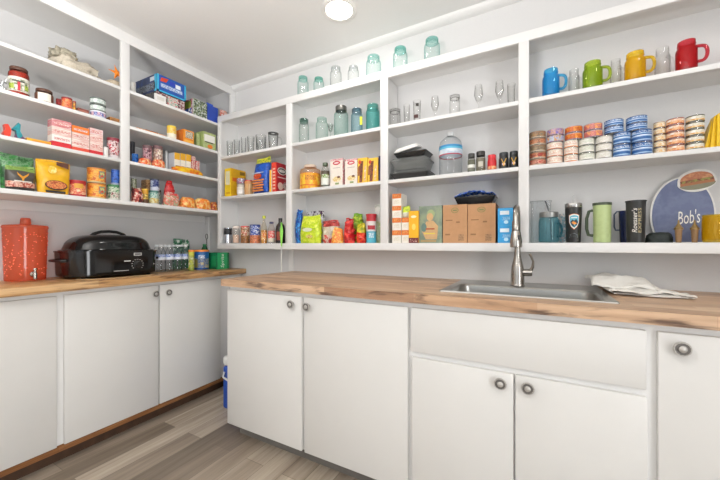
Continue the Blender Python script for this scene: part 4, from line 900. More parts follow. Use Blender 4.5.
wp = [(.12, M('#8a8378')), (.85, PR('#ece9e2', '#d8d2c6', '#f2f0ea', 80, .4, p=(.52, .6))), (1, M('#c2bcb0'))]
stack(595.6, 612, ZB, 3, h3, [wp], 'plain white can in the stack left of the blue cans', 'small white cans on the middle right shelf')
pu = lambda a, b, c: [(.12, M('#8a6a80')), (.9, PR(a, b, c, 60, .35)), (1, M('#b8a0a8'))]
z3 = ZB + 3 * h3
ht = (ZB + 5 * h5 - z3) / 2
stack(546.8, 563.6, z3, 2, ht, [pu('#8a7ac2', '#b4cfe0', '#c89464'), pu('#9a86cc', '#cfa070', '#7a6ab0')], 'purple and orange can of the pair on the second stack', 'upper pairs of coloured cans')
stack(565, 582.4, z3, 2, ht * 1.0, [pu('#d87a22', '#b8481c', '#e09030')], 'orange can of the pair left of the pink pair', 'upper pairs of coloured cans')
stack(583.8, 602.4, z3, 2, ht * 1.0, [pu('#d88a80', '#b45a68', '#e8a05a'), pu('#d88a80', '#b45a68', '#e8a05a')], 'pink and orange can of the pair left of the blue ones', 'upper pairs of coloured cans')
def bl_(): 
    a, b, c = M('#2b5f9e', .3), M('#9dbcdc', .3), M('#22508a', .3)
    return [(.1, c), (.2, b), (.42, a), (.5, b), (.56, M('#e2eaf2', .3)), (.66, a), (.72, b), (.9, PR('#2b5f9e', '#dfe8f0', '#2b5f9e', 90, .3, p=(.45, .56))), (1, c)]
hb2 = (Z_at(132, X_at(640, YS), YS + .05) - ZB) / 2
def bstack(p0, p1, zb, hh, desc, off=.012): return stack(p0, p1, zb, 2, hh, [bl_()], desc, 'larger blue and white cans', off, .0015)
bstack(612.8, 630.4, ZB, hb2, 'blue and white can of the lower left blue pair')
bstack(631.2, 652, ZB, hb2, 'blue and white can of the lower right blue pair')
s_ = back_round(603.6, 623.6, 119, ZB, .016); zz = ZB + 2 * hb2; 
bstack(604.6, 623.8, z3 + .0005 if z3 > zz else zz, (s_.z + s_.h - max(z3, zz)) / 2, 'blue and white can of the upper left blue pair', .016)
s_ = back_round(625.4, 647, 115.5, ZB, .016); bstack(625.6, 647, zz, (s_.z + s_.h - zz) / 2, 'blue and white can of the upper right blue pair', .016)
def yo_(st): return [(.12, M(st)), (.3, M('#e6c896')), (.75, PR('#ecdcc0', '#dfae62', '#f0e8d8', 60, .4, p=(.48, .6))), (.9, M('#e8dcc4')), (1, M('#b88a4a'))]
h5b = Hc(653.4, 665.4, 121, 5, off=.02)
stack(653.6, 665.6, ZB, 5, h5b, [yo_('#7a4a2a')], 'cream and orange can of the narrow stack right of the blue cans', 'cream coloured cans at the right', .03)
h5c = Hc(666.4, 684.4, 117.6, 5)
stack(666.4, 684.4, ZB, 5, h5c, [[(.12, M('#a8402a')), (.5, PR('#e6a060', '#ecc8a0', '#dc8a4a', 60, .4)), (.85, PR('#ecdcc6', '#e2a87a', '#f0e6d8', 60, .4)), (1, M('#9a4a34'))]], 'salmon orange banded can, second stack from the right', 'cream coloured cans at the right')
h5d = Hc(685.6, 704.6, 114.6, 5)
stack(685.6, 704.6, ZB, 5, h5d, [[(.12, M('#3e4a3a')), (.4, PR('#e6c07a', '#ecdcbc', '#dca04a', 60, .4)), (.85, PR('#e8e6dc', '#d8cfb4', '#f0eee6', 60, .4)), (1, M('#5c5a44'))]], 'white and yellow can with dark stripes, rightmost stack', 'cream coloured cans at the right')
s = back_box(708, 729, 113, ZB, .03)
t = thing('yellow_ornament'); t.name = 'folded_napkin'; YL = M('#eec414', .35, var=.03)
n = 9; q = MB(); hw = s.w / 2
for k in range(n):
    x = (k / (n - 1) - .5) * 2; q2 = [(x * hw - hw * .16, 0), (x * hw + hw * .16, 0), (x * hw * .45 + .004, s.h * (1 - .28 * x * x)), (x * hw * .45 - .002, s.h * (1 - .28 * x * x) - .004)]
    q.prism(q2, .02 * abs(x) + (.006 if k % 2 else 0), .05 - .01 * abs(x), YL)
part(q, 'pleats', t); part(MB().prism([(-hw * .9, 0), (hw * .9, 0), (hw * .5, s.h * .6), (0, s.h * .9), (-hw * .5, s.h * .6)], .05, .075, M('#dcae10', .4)), 'back_fold', t)
at(T_(t, 'yellow pleated pointed cone standing at the right end of the can shelf', 'ornament'), s)

# right bay, bottom shelf
s = back_round(538.6, 559.4, 211.8, ZC, .012); r, h = s.r, s.h
t = thing('mason_tumbler'); TL = GL('#7cc0cc', '#2f7f92', body=.45, bodycol='#6fb8c6')
part(MB().lathe([(0, .003), (r * .88, .003), (r * .98, .008), (r, .016), (r, h * .68), (r * .95, h * .76), (r * .86, h * .82), (r * .86, h * .84)], TL, 28), 'body', t)
part(MB().lathe([(r * .84, h * .83), (r * .92, h * .83), (r * .92, h * .985), (r * .88, h), (0, h)], M('#8f8f8c', .35, .7), 28), 'lid', t)
part(MB().tube([(.012, 0, h * .1), (.002, .006, h), (-.014, .002, h * 1.38)], .003, M('#4d4f52', .3, .5), 8), 'straw', t)
part(MB().tube([(.85 * x, .5 * x, z) for x, z in ((r * .98, h * .2), (r + .012, h * .2), (r + .020, h * .4), (r + .012, h * .62), (r * .97, h * .64))], .005, TL, 8), 'handle', t)
at(T_(t, 'teal mason jar tumbler with grey lid and straw', 'tumbler'), s)
s = back_box(531, 551, 202, ZC, .115); o = MB(); w_, h_ = s.w, s.h
loft(o, [rrect(-w_ / 2, w_ / 2, 0, .05, .01, .001), rrect(-w_ / 2, w_ / 2, 0, .05, .01, h_), rrect(-w_ / 2 - .004, w_ / 2 + .004, -.003, .053, .012, h_), rrect(-w_ / 2 - .004, w_ / 2 + .004, -.003, .053, .012, h_ + .006)], GL('#eef0f0', '#b8bcbc'), cap=True, capb=True)
o = o.build('plastic_canister'); at(T_(o, 'clear plastic canister standing behind the teal tumbler', 'canister'), s)
s = back_round(559, 567, 214, ZC, .108); r, h = s.r + .002, s.h; t = thing('floral_mug')
part(MB().lathe([(0, .001), (r * .9, .001), (r, .006), (r, h), (r * .94, h), (r * .93, .008), (0, .006)], PR('#d9b8b4', '#7aa8b8', '#e8dcd6', 40, .25), 24), 'body', t)
part(MB().tube([(-r * .98, 0, h * .2), (-r - .018, 0, h * .24), (-r - .024, 0, h * .5), (-r - .016, 0, h * .75), (-r * .98, 0, h * .8)], .004, M('#9ab8c2', .3), 8), 'handle', t); s.x += .004
at(T_(t, 'pink and blue patterned mug half hidden behind the black badge tumbler', 'mug'), s)
s = back_round(564.6, 582.4, 203, ZC, .01); r, h = s.r, s.h; t = thing('travel_tumbler'); BK = M('#232322', .35)
part(MB().lathe([(0, .001), (r * .80, .001), (r * .82, .004), (r * .98, h * .88), (r * .98, h * .9)], BK, 28), 'body', t)
part(MB().lathe([(r * .975, h * .89), (r, h * .90), (r, h * .985), (r * .96, h), (0, h - .002)], M('#aaa9a6', .25, .9), 28), 'lid', t)
part(MB().tube([(0, 0, h * .95), (0, 0, h + .036)], .003, GL('#e6e8e8', '#9a9e9e'), 8), 'straw', t)
def rad(z): return r * (.82 + .16 * (z - .004) / (h * .876)) + .0009
def curved(m, poly, mt, e=0):   # small printed shape laid on the tapered wall
    m.add([((rad(z) + e) * math.sin(x / r), -(rad(z) + e) * math.cos(x / r), z) for x, z in poly], [tuple(range(len(poly)))], mt)
def badge(cx, cz, w_, hh): return [(cx - w_, cz + hh * .8), (cx - w_ * .5, cz + hh * .95), (cx, cz + hh), (cx + w_ * .5, cz + hh * .95), (cx + w_, cz + hh * .8), (cx + w_, cz - hh * .1), (cx + w_ * .62, cz - hh * .65), (cx, cz - hh), (cx - w_ * .62, cz - hh * .65), (cx - w_, cz - hh * .1)]
m = MB(); cz = h * .53; cxx = .003
for k, (w_, hh, c) in enumerate(((r * .62, h * .2, '#e07a3a'), (r * .58, h * .188, '#eeece4'), (r * .49, h * .16, '#5fb4cc'))): curved(m, badge(cxx, cz, w_, hh), M(c, .4), .0006 * k + .0004)
curved(m, [(cxx - r * .46, cz - h * .01), (cxx - r * .2, cz + h * .055), (cxx, cz + h * .02), (cxx + r * .22, cz + h * .07), (cxx + r * .46, cz - h * .02), (cxx + r * .3, cz - h * .085), (cxx, cz - h * .14), (cxx - r * .3, cz - h * .085)], M('#2f3a44', .4), .0022)
curved(m, [(cxx - r * .3, cz - h * .03), (cxx - r * .1, cz + h * .01), (cxx + r * .15, cz - h * .02), (cxx + r * .3, cz - h * .05), (cxx, cz - h * .08)], M('#e0923a', .4), .0028)
curved(m, [(cxx - r * .35, cz + h * .085), (cxx + r * .35, cz + h * .085), (cxx + r * .3, cz + h * .11), (cxx - r * .3, cz + h * .11)], M('#f0f0ea', .4), .0028)
part(m, 'badge', t, 'shield badge with mountains on blue')
m = MB(); gy = M('#7d8486', .5)
curved(m, [(-r * .55, h * .13), (r * .6, h * .13), (r * .55, h * .2), (r * .1, h * .245), (-r * .45, h * .2)], gy, .0004)
for k in range(5): curved(m, [(-r * .5 + k * r * .22, h * .145), (-r * .36 + k * r * .22, h * .145), (-r * .36 + k * r * .22, h * .185), (-r * .5 + k * r * .22, h * .185)], M('#3a3e40', .5), .001)
part(m, 'printed_mark', t, 'grey printed mark near the base')
at(T_(t, 'black travel tumbler with silver lid and round-topped mountain badge', 'tumbler'), s)
s = back_round(592.2, 612.2, 202.4, ZC, .01); r, h = s.r, s.h; t = thing('travel_mug'); GR = M('#b3c48a', .35)
part(MB().lathe([(0, .001), (r * .86, .001), (r * .9, .005), (r * .95, h * .92), (r * .95, h * .94)], GR, 28), 'body', t)
part(MB().lathe([(r * .94, h * .935), (r, h * .94), (r, h), (r * .9, h), (0, h - .004)], M('#3f4a36', .35), 28), 'lid', t)
part(MB().tube([(-r * .92, 0, h * .18), (-r - .014, 0, h * .2), (-r - .02, 0, h * .35), (-r - .02, 0, h * .62), (-r - .012, 0, h * .8), (-r * .95, 0, h * .82)], .0065, M('#3d4a34', .4), 8), 'handle', t)
at(T_(t, 'tall sage green travel mug with dark green lid and handle', 'travel mug'), s, rot=8)
s = back_round(618.5, 634, 210.5, ZC, .10); r, h = s.r, s.h; t = thing('travel_mug')
part(MB().lathe([(0, .001), (r * .8, .001), (r * .84, .005), (r, h * .93), (r, h), (r * .94, h), (0, h * .97)], M('#131c42', .25), 26), 'body', t)
part(MB().tube([(-r * .8, 0, h * .4), (-r - .010, 0, h * .4), (-r - .015, 0, h * .5), (-r - .015, 0, h * .9), (-r - .006, 0, h * .985), (-r * .9, 0, h * .985)], .0032, M('#5a6478', .3, .6), 8), 'handle', t)
at(T_(t, 'navy blue mug partly hidden behind the black lettered tumbler', 'mug'), s)
s = back_round(625.2, 646.6, 200.6, ZC, .004); r, h = s.r, s.h; t = thing('travel_tumbler')
part(MB().lathe([(0, .001), (r * .84, .001), (r * .87, .005), (r * .97, h * .96), (r * .99, h), (r * .93, h), (r * .91, h * .94), (0, h * .93)], M('#2a2a29', .4), 28), 'body', t)
part(MB().lathe([(r * .985, h * .985), (r * 1.05, h * .985), (r * 1.05, h * 1.01), (r * .9, h * 1.01), (0, h * 1.0)], M('#1f1f1f', .3), 28), 'lid', t)
m = MB(); rc = r * .965 + .0012
def vtext(st, cx, z0, z1, wid, mt, shear):
    vs, fs = text_geo(st, shear); out = []
    for u_, v_ in vs: z = (z0 + z1) / 2 + u_ * (z1 - z0); x = cx - v_ * wid; out.append((rc * math.sin(x / rc), -rc * math.cos(x / rc), z))
    m.add(out, fs, mt)
vtext("Roesser's", -.004, h * .24, h * .82, .017, M('#eeeae2', .5), .25); vtext('EXPRESS', .0125, h * .24, h * .82, .011, M('#b9a97e', .5), 0)
part(m, 'lettering', t, 'white script and gold capitals running up the side')
at(T_(t, 'tall black tumbler with vertical white and gold lettering', 'tumbler'), s)

# sign: blue disc, burger on a plate, script lettering (no figure)
Yb = YW - .030; x0, x1 = X_at(648, Yb), X_at(714.5, Yb); zt_ = Z_at(177, (x0 + x1) / 2, Yb) - ZC; W_ = x1 - x0
t = thing('cutout_sign'); put(t, x0, Yb, ZC + .0006); tag(t, 'blue cutout sign with white border, burger picture and script lettering', 'sign')
def disc(e, n=44):
    cx, cz, rx, rz = W_ * .53, zt_ * .42, W_ * .47 + e, zt_ * .56 + e; out = []
    for k in range(n):
        a = 2 * math.pi * k / n; z = cz + rz * math.sin(a); out.append((cx + rx * math.cos(a), max(.0 - (0 if e > 0 else -.003), z)))
    return out
part(MB().prism(disc(.005), .001, .009, M('#e9e7e2', .4)), 'border', t, 'white raised edge')
part(MB().prism(disc(-.001), -.001, .001, PR('#626b8c', '#6a7492', '#5c6586', 9, .45)), 'panel', t, 'blue-grey panel')
bcx, bcz = X_at(696, Yb) - x0, Z_at(181, X_at(696, Yb), Yb) - ZC; bw = (X_at(713.5, Yb) - X_at(679, Yb)) / 2; bh = .030
m = MB(); tilt = Matrix.Translation((bcx, 0, bcz)) @ Matrix.Rotation(R(-8), 4, 'Y')
def half(w_, h_, z, up, n=16): return [(w_ * math.cos(math.pi * k / n), z + (h_ if up else -h_) * math.sin(math.pi * k / n)) for k in range(n + 1)]
out = [(x * 1.12, z * 1.25) for x, z in half(bw, bh * 1.25, 0, True)] + [(x * 1.18, z * 1.2) for x, z in half(bw, bh * 1.25, 0, False)[::-1][1:-1]]
m.prism(out, -.006, .003, M('#e9e7e2', .4), tilt)
m.prism([(x, z) for x, z in half(bw * 1.05, bh * .75, -bh * .45, False)], -.0075, -.006, M('#7f7d66', .5), tilt)
m.prism([(-bw, -bh * .5), (bw, -bh * .5), (bw * 1.0, -bh * .1), (-bw * 1.0, -bh * .1)], -.0078, -.006, M('#a5683f', .5), tilt)
m.prism([(-bw * .98, -bh * .15), (bw * .98, -bh * .15), (bw * .98, bh * .2), (-bw * .98, bh * .2)], -.0086, -.006, PR('#5a2a1a', '#7a3a20', '#8a8a3a', 60), tilt)
m.prism(half(bw * .96, bh * 1.0, bh * .2, True), -.0082, -.006, PR('#b9744a', '#a8623c', '#c98a5c', 40), tilt)
part(m, 'burger_picture', t, 'burger on a dark green plate')
m = MB(); m.text("Bob's", X_at(688.5, Yb) - x0, Z_at(217, X_at(688.5, Yb), Yb) - ZC, .070, .056, -.0016, M('#f0efea', .4), R(6), .3); part(m, 'lettering', t, "white script lettering")
BR = M('#8d7448', .35, .6)
for (p0, p1, yt, lab) in ((673.6, 683.6, 219.5, 'small brass and wood bell-shaped cup, left of two before the sign'), (689.6, 699.8, 219.5, 'small brass and wood bell-shaped cup, right of two beside the yellow glass')):
    s = back_round(p0, p1, yt, ZC, .03); r, h = s.r, s.h; t = thing('salt_shaker')
    part(MB().lathe([(0, 0), (r * .55, 0), (r * .6, .003), (r * .75, h * .45), (r * .8, h * .6)], M('#8a6a48', .5), 20), 'wooden_body', t)
    part(MB().lathe([(r * .8, h * .55), (r, h * .56), (r, h * .64), (r * .8, h * .66), (r * .6, h * .72), (r * .25, h * .82), (r * .18, h * .95), (0, h)], BR, 20), 'brass_top', t)
    at(T_(t, lab, 'shaker', 'two small brass-topped shakers'), s)
t = lumpT(.085, .06, .042, M('#1c2420', .6), 5, .15, name='folded_cloth'); put(t, X_at(659, YS + .09), YS + .09, ZC + .0006); T_(t, 'dark folded cloth lying behind the black lettered tumbler', 'cloth')
s = back_round(701.6, 729, 214.4, ZC, .004); r, h = s.r, s.h; t = thing('candle_holder'); YG = GL('#f2d428', '#b89a0c', body=.6, bodycol='#f0cc18')
n = 28; vs_l = []; m = MB()
prof = []
for k in range(15): prof.append((r * (.94 + (.035 if k % 2 else 0)), .004 + (h - .014) * k / 14))
m.lathe([(0, .001), (r * .9, .001)] + prof + [(r, h - .006), (r, h), (r * .92, h), (r * .9, .012), (0, .01)], YG, 28); part(m, 'bowl', t)
q = MB()
for k in range(14):
    for sg in (-1, 1):
        q.tube([(r * .985 * math.sin(R(k * 360 / 14 + sg * 26 * j)), -r * .985 * math.cos(R(k * 360 / 14 + sg * 26 * j)), .008 + (h - .018) * j) for j in (0, .25, .5, .75, 1)], .0011, YG, 5)
part(q, 'diamond_ridges', t); at(T_(t, 'yellow pressed-glass tumbler with diamond ridges at the right edge', 'glass'), s)

# ------------------------------------------------------------------ LEFT SHELVING
LA, LB_, LC, LD = L_SH[0], L_SH[1], L_SH[2], L_BOT
CLO = M('#c6bcaa', .9, bump=.6, scale=140, var=.12)
yA, yB = Y_at(52, XS - .13), Y_at(99, XS - .13)
o = lumpT(yB - yA, .24, .10, CLO, 2, .35, 10, .03); put(T_(o, 'crumpled beige cloth bundle with a knot on the top left shelf', 'cloth bundle'), XS - .17, (yA + yB) / 2, LA + .0006, 90)
q = lump(.11, .10, .055, M('#a39c8a', .9, bump=.6, scale=140, var=.15), 8, .4, 14, .05); o2 = q.build('knot', o, 80); o2.location = (-(yB - yA) * .26, -.03, .085)
q = lump((yB - yA) * .98, .25, .035, M('#cfc6b4', .9, bump=.6, scale=140, var=.1), 6, .3, 12, .04); o3 = q.build('lower_fold', o, 80); o3.location = (-.005, 0, 0)
yA, yB = Y_at(103, XS - .11), Y_at(124, XS - .11)
o = lumpT(yB - yA, .2, .062, M('#ccbda4', .9, bump=.6, scale=140, var=.1), 12, .25, 9, .02); put(T_(o, 'low tan cloth bundle behind the starfish', 'cloth bundle'), XS - .15, (yA + yB) / 2, LA + .0006, 90)
# starfish
t = thing('starfish'); ysf = Y_at(117.8, XS - .05); z_a, z_b = Z_at(81, XS - .05, ysf), Z_at(64.5, XS - .05, ysf); m = MB(); OR = M('#e07f1c', .7, bump=.4, scale=220, var=.15); Rs = (z_b - z_a) / 2
cen = (0, -.006, Rs); pts = []
for k in range(10):
    a = R(90 + 36 * k + 14); rr = Rs if k % 2 == 0 else Rs * .32; pts.append((rr * math.cos(a), Rs + rr * math.sin(a)))
vs = [(x, 0, z) for x, z in pts] + [(0, -.010, Rs), (0, .008, Rs)]
fs = [(i, (i + 1) % 10, 10) for i in range(10)] + [((i + 1) % 10, i, 11) for i in range(10)]
m.add(vs, fs, OR); o = m.build('starfish'); bpy.data.objects.remove(t); put(T_(o, 'orange starfish leaning by the post on the top left shelf', 'starfish'), XS - .05, ysf, z_a, 90); o.rotation_euler = (R(-8), 0, R(90))

# top shelf, second bay
s = left_round(130.5, 136, 82, LA, .12); o = MB().lathe([(s.r * .35, 0), (s.r, 0), (s.r, s.h), (s.r * .35, s.h), (s.r * .35, 0)], M('#dcdad4', .9), 20).build('paper_roll'); at(T_(o, 'white paper roll next to the post on the top left shelf', 'paper roll'), s)
XB = XS - .022; ya, yb_ = Y_at(157, XB), Y_at(186, XB); wb = yb_ - ya; zb0 = Z_at(90, XB, ya); hb_ = Z_at(73, XB, ya) - zb0
def big(m, w, d, h):
    cy = M('#3cb0d8', .35); m.rect(-w / 2, -w * .44, 0, h, 0, cy); m.rect(w * .44, w / 2, 0, h, 0, cy); m.rect(-w / 2, w / 2, 0, h * .09, 0, cy)
    m.rect(-w * .38, w * .36, h * .3, h * .52, 0, PR('#bcd2ee', '#2454a8', '#e6eef8', 90, p=(.5, .56))); m.add([(-w * .4, -.0007, h * .62), (-w * .2, -.0007, h * .66), (-w * .12, -.0007, h * .92), (-w * .36, -.0007, h * .86)], [(0, 1, 2, 3)], M('#d8482a'))
    m.rect(w * .12, w * .3, h * .56, h * .8, 0, M('#eef2f6')); m.rect(-w * .08, w * .1, h * .62, h * .86, 0, M('#2a3fb0')); m.srect(.02, d - .01, h * .12, h * .55, -w / 2, PR('#2a2c34', '#8a94a4', '#1c1e26', 60)); m.srect(.005, .03, 0, h, -w / 2, cy); m.srect(.03, .08, h * .66, h * .9, -w / 2, M('#cfd6dc'))
zlow = zb0 - LA
o = carton(wb * .98, .26, zlow - .001, PR('#4a4648', '#8a2c34', '#d8d4ce', 40), PR('#4c4c4c', '#6a6864', '#3a3a3a', 40), None, name='food_box'); put(T_(o, 'low dark box with mixed print under the big blue box', 'box'), XB - .012, (ya + yb_) / 2, LA + .0006, 90)
o = carton(wb, .26, hb_, M('#2454a8', .35), PR('#28427c', '#2c3a5c', '#20346a', 20, .4), big, top=M('#2c3f70', .4), name='food_box'); put(T_(o, 'large blue box with cyan borders on the top left shelf', 'box'), XB, (ya + yb_) / 2, LA + zlow, 90)
s = left_box(155, 166, 95, LA, .004); s.h = min(s.h, zlow - .004); o = carton(s.w, .010, s.h, M('#e8e6e2', .45), None, lambda m, w, d, h: m.rect(-w * .3, w * .3, h * .2, h * .7, 0, M('#d8d4cc'))); at(T_(o, 'small white box in front of the dark box under the blue one', 'box'), s)
s = left_box(168, 178, 98, LA, .004); s.h = min(s.h, zlow - .004); o = carton(s.w, .010, s.h, PR('#4c8a6a', '#d8dcd4', '#c8545c', 60), None); at(T_(o, 'small green and white packet under the right half of the blue box', 'packet'), s)
XB2 = XS - .03; 
s = left_box(193.5, 207, 101, LA, .02); o = carton(s.w, .22, s.h, PR('#2a3550', '#6a7a34', '#c8ccd0', 50), PR('#24304c', '#c8545c', '#c6c8cc', 38, stretch=(1, 1, 1)), lambda m, w, d, h: (m.srect(.0, .012, 0, h, -w / 2, M('#cfc8c0')), m.srect(.03, .10, h * .5, h * .9, -w / 2, M('#8a9a3c')), m.srect(.02, .1, h * .08, h * .46, -w / 2, PR('#2a6ad0', '#1c3a7c', '#e8eaec', 50)), m.srect(.12, .17, h * .3, h * .8, -w / 2, PR('#c83a4a', '#e8dcd8', '#2a2a3a', 70)))); at(T_(o, 'dark box with pictures along its side, left of the plain blue box', 'box'), s)
s = left_box(207.4, 218, 106.5, LA, .02); o = carton(s.w, .15, s.h, M('#2446a8', .4), M('#1f3f9c', .4), lambda m, w, d, h: m.prism([(-w / 2, h), (w * .1, h), (w * .0, h + .012), (-w / 2, h + .014)], .002, .1, M('#2a50b8', .4))); at(T_(o, 'plain royal blue open box at the right end of the top left shelf', 'box'), s)
s = left_box(219, 228, 112, LA, .06); o = bag(s.w, .05, max(.05, s.h), [(1, PR('#e8a890', '#e8dcd6', '#d8604a', 40))], 31, .006, name='packet'); at(T_(o, 'pink and white packet in the far corner of the top left shelf', 'packet'), s)

# second shelf
s = left_round(7.6, 29.6, 66, LB_, .02)
def sj(m, r, h): m.patch(r, -60, 62, h * .16, h * .62, PR('#e6e2d6', '#e6e2d6', '#5a6a3a', 60, p=(.3, .62))); m.patch(r + .0006, -55, -25, h * .22, h * .42, PR('#9ab83a', '#c8d060', '#6a8a2a', 70)); m.patch(r + .0006, 30, 55, h * .22, h * .42, PR('#9ab83a', '#c8d060', '#6a8a2a', 70)); m.patch(r + .0006, -6, 8, h * .16, h * .5, M('#c2303a')); m.patch(r + .0008, -35, 30, h * .5, h * .56, M('#4a4a44'))
o = jar(s.r, s.h, GL('#f0c0a8', '#a83a20', body=.3, bodycol='#b03a22'), M('#5a3a2c', .4), .11, .8, M('#a8301c', .4), .92, M('#e6e2d6', .5), (.14, .7), deco=sj, name='sauce_jar'); at(T_(o, 'tall jar of red sauce with white label on second left shelf', 'jar'), s)
s = left_round(34.6, 53.4, 88.3, LB_, .02)
o = jar(s.r, s.h, GL('#e6d4c6', '#7a5040', body=.3, bodycol='#7a5444'), M('#5c3c2e', .4), .2, .85, M('#6a4232', .5), .9, M('#6a4434', .5), (.1, .8), deco=lambda m, r, h: m.patch(r, -40, 45, h * .12, h * .82, M('#ece6d8')), name='spread_jar'); at(T_(o, 'squat jar with brown lid and cream label beside the sauce jar', 'jar'), s)
s = left_box(0.5, 7.2, 78, LB_, .03); t = thing('metal_clamp'); m = MB().tube([(-s.w * .4, 0, .02), (-s.w * .1, 0, .045), (s.w * .2, 0, .04), (s.w * .45, 0, .06)], .006, TIN, 8); part(m, 'arm', t); part(MB().lathe([(0, 0), (.016, 0), (.016, .02), (.006, .026), (0, .026)], TIN, 14, Matrix.Translation((0, .02, 0))), 'base', t); at(T_(t, 'small shiny metal gadget at the left end of second shelf', 'gadget'), s)
for (p0, p1, yt, a, b, c, off, lab) in ((56, 61.8, 98.6, '#b8242a', '#8a1a1e', '#d8443c', .10, 'small dark red can left of the orange-red can'), (61.5, 72.2, 97, '#d8402c', '#e8a060', '#b82a24', .02, 'small red and orange can in the middle of three on second shelf'), (72.8, 75.8, 101, '#d8b03a', '#b83a2a', '#8aa04a', .03, 'small yellow and red can right of the red and orange can')):
    s = left_round(p0, p1, yt, LB_, off); o = can(s.r, s.h, [(.15, M('#c8403a')), (.85, PR(a, b, c, 60)), (1, M('#8a1c20'))]); at(T_(o, lab, 'can', 'small red cans on second left shelf'), s)
s = left_box(78.2, 89, 108, LB_, .02); o = carton(s.w, .12, max(.012, s.h * .8), M('#7a4238', .5), M('#8a5040', .5), lambda m, w, d, h: m.rect(-w * .4, w * .4, h * .3, h * .6, 0, M('#a86a58'))); at(T_(o, 'flat reddish brown box between small cans and stacked tins', 'box'), s)
s = left_round(89.5, 106.2, 110.5, LB_, .02); h1 = s.h
o = can(s.r, h1 - .0005, [(.25, M('#c8d0e0', .35)), (.8, PR('#dfe2ea', '#3a4ca0', '#d8b0b8', 45)), (1, M('#dfe2e8'))]); at(T_(o, 'white and blue tin at the bottom of the three-tin stack', 'tin'), s)
s2 = left_round(89.2, 105.4, 97.2, LB_, .02); hh = (s2.h - h1) / 2
for i in range(2):
    o = can(s.r * .97, hh - .0005, [(.14, M('#6a7a72')), (.82, PR('#d4dcd6', '#b2c2ba', '#e8ece8', 45)), (1, M('#56645e'))]); put(T_(o, ('middle' if i == 0 else 'top') + ' pale green tin in the three-tin stack', 'tin', 'tins stacked on second left shelf'), s.x, s.y, LB_ + h1 + i * hh, 90)
s = left_box(110, 119.8, 117, LB_, .024); o = carton(s.w, .12, max(.012, s.h * .8), M('#a8743c', .55), M('#8a5a2c', .55), lambda m, w, d, h: m.rect(-w * .4, w * .4, h * .2, h * .75, 0, M('#8f6030'))); at(T_(o, 'flat tan box beside the post on second left shelf', 'box'), s)
s = left_box(136.5, 166, 128.5, LB_, .03); o = carton(s.w, .08, .012, M('#d88a2e', .5), M('#c0702a', .5)); at(T_(o, 'long flat orange packet right of the post on second shelf', 'packet'), s)
s = left_box(146, 158, 128.5, LB_, .05); o = carton(s.w, .05, .01, M('#a05a3a', .5)); at(T_(o, 'small brown packet lying on the long orange packet', 'packet'), s, .0125)
s = left_round(166.8, 176.4, 125.6, LB_, .02); o = can(s.r, s.h - .006, [(.45, M('#efe6d2', .4)), (.9, PR('#f0c22c', '#e8d48a', '#f0b21c', 40)), (1, M('#f0c83c'))], lid=M('#f0d05a', .4), name='plastic_tub'); at(T_(o, 'yellow and cream canister left of the orange box', 'canister'), s)
s = left_box(183.4, 193.8, 130.5, LB_, .02); o = carton(s.w, .13, s.h, M('#e8922c', .45), M('#e07a1e', .45), lambda m, w, d, h: (m.rect(-w * .3, w * .4, h * .4, h * .9, 0, PR('#f0e4cc', '#3a2a22', '#f0e4cc', 90, p=(.5, .58))), m.rect(-w * .4, w * .4, h * .05, h * .25, 0, M('#f2b04a')))); at(T_(o, 'orange box with pale panel on second left shelf', 'box'), s)
for p0, p1, yt, w_, lab in ((203, 215.8, 133, .10, 'pale green box with white label beside the back shelving'), (196.5, 199.8, 133.5, .09, 'narrow pale green box between orange box and labelled green box')):
    s = left_box(p0, p1, yt, LB_, .02 if p0 > 200 else .05); o = carton(s.w, w_, s.h, PR('#aab678', '#b6c088', '#9cab6c', 25), M('#98a868', .5), (lambda m, w, d, h: (m.rect(-w * .4, w * .42, h * .45, h * .85, 0, M('#efeee4')), m.rect(-w * .35, w * .3, h * .38, h * .44, -.0004, M('#3a3a2a')), m.oval(w * .05, h * .18, w * .2, h * .12, 0, M('#e07a2c')))) if p0 > 200 else None); at(T_(o, lab, 'box'), s)

# third shelf
s = left_box(3.4, 11.4, 124, LC, .03)
m = MB().prism([(-.5 * s.w, .02), (-.2 * s.w, .0), (.4 * s.w, .01), (.5 * s.w, .04), (.1 * s.w, s.h), (-.35 * s.w, s.h * .95), (-.25 * s.w, s.h * .55)], 0, .03, M('#d8402c', .35)); o = m.build('toy_fin'); o.name = 'folded_packet'; at(T_(o, 'crumpled red packet at the left end of third shelf', 'packet'), s)
s = left_box(12, 23, 122.5, LC, .028); w_, h_ = s.w, s.h
m = MB().prism([(-.5 * w_, h_ * .55), (-.1 * w_, h_ * .5), (-.05 * w_, h_ * .2), (.15 * w_, h_ * .05), (.5 * w_, h_ * .25), (.25 * w_, h_ * .5), (.3 * w_, h_ * .9), (.1 * w_, h_), (-.1 * w_, h_ * .82)], 0, .025, M('#2a8a94', .35)); o = thing('paper_bird'); part(m, 'body', o)
part(MB().prism([(-.2 * w_, 0), (w_ * .75, 0), (w_ * .7, h_ * .12), (.25 * w_, h_ * .42), (-.1 * w_, h_ * .3)], .003, .022, M('#6a4468', .4)), 'tail', o, 'purple pointed tail'); at(T_(o, 'teal folded wrapper with purple tail on third left shelf', 'wrapper'), s)
s = left_box(27, 51, 137, LC, .02); o = carton(s.w, .14, .016, M('#ecb02c', .45), M('#e09a20', .45), lambda m, w, d, h: m.rect(-w * .3, w * .45, h * .2, h * .7, 0, M('#d8902a'))); at(T_(o, 'flat yellow box lying left of the boxed stacks on third shelf', 'box'), s)
g = 'small packets stacked on the third left shelf'
RW = lambda k: PR('#e6dcd4', '#dba096', '#efe8e0', 22, .4, p=(.5, .62), seed=k, stretch=(.3, .3, 6))
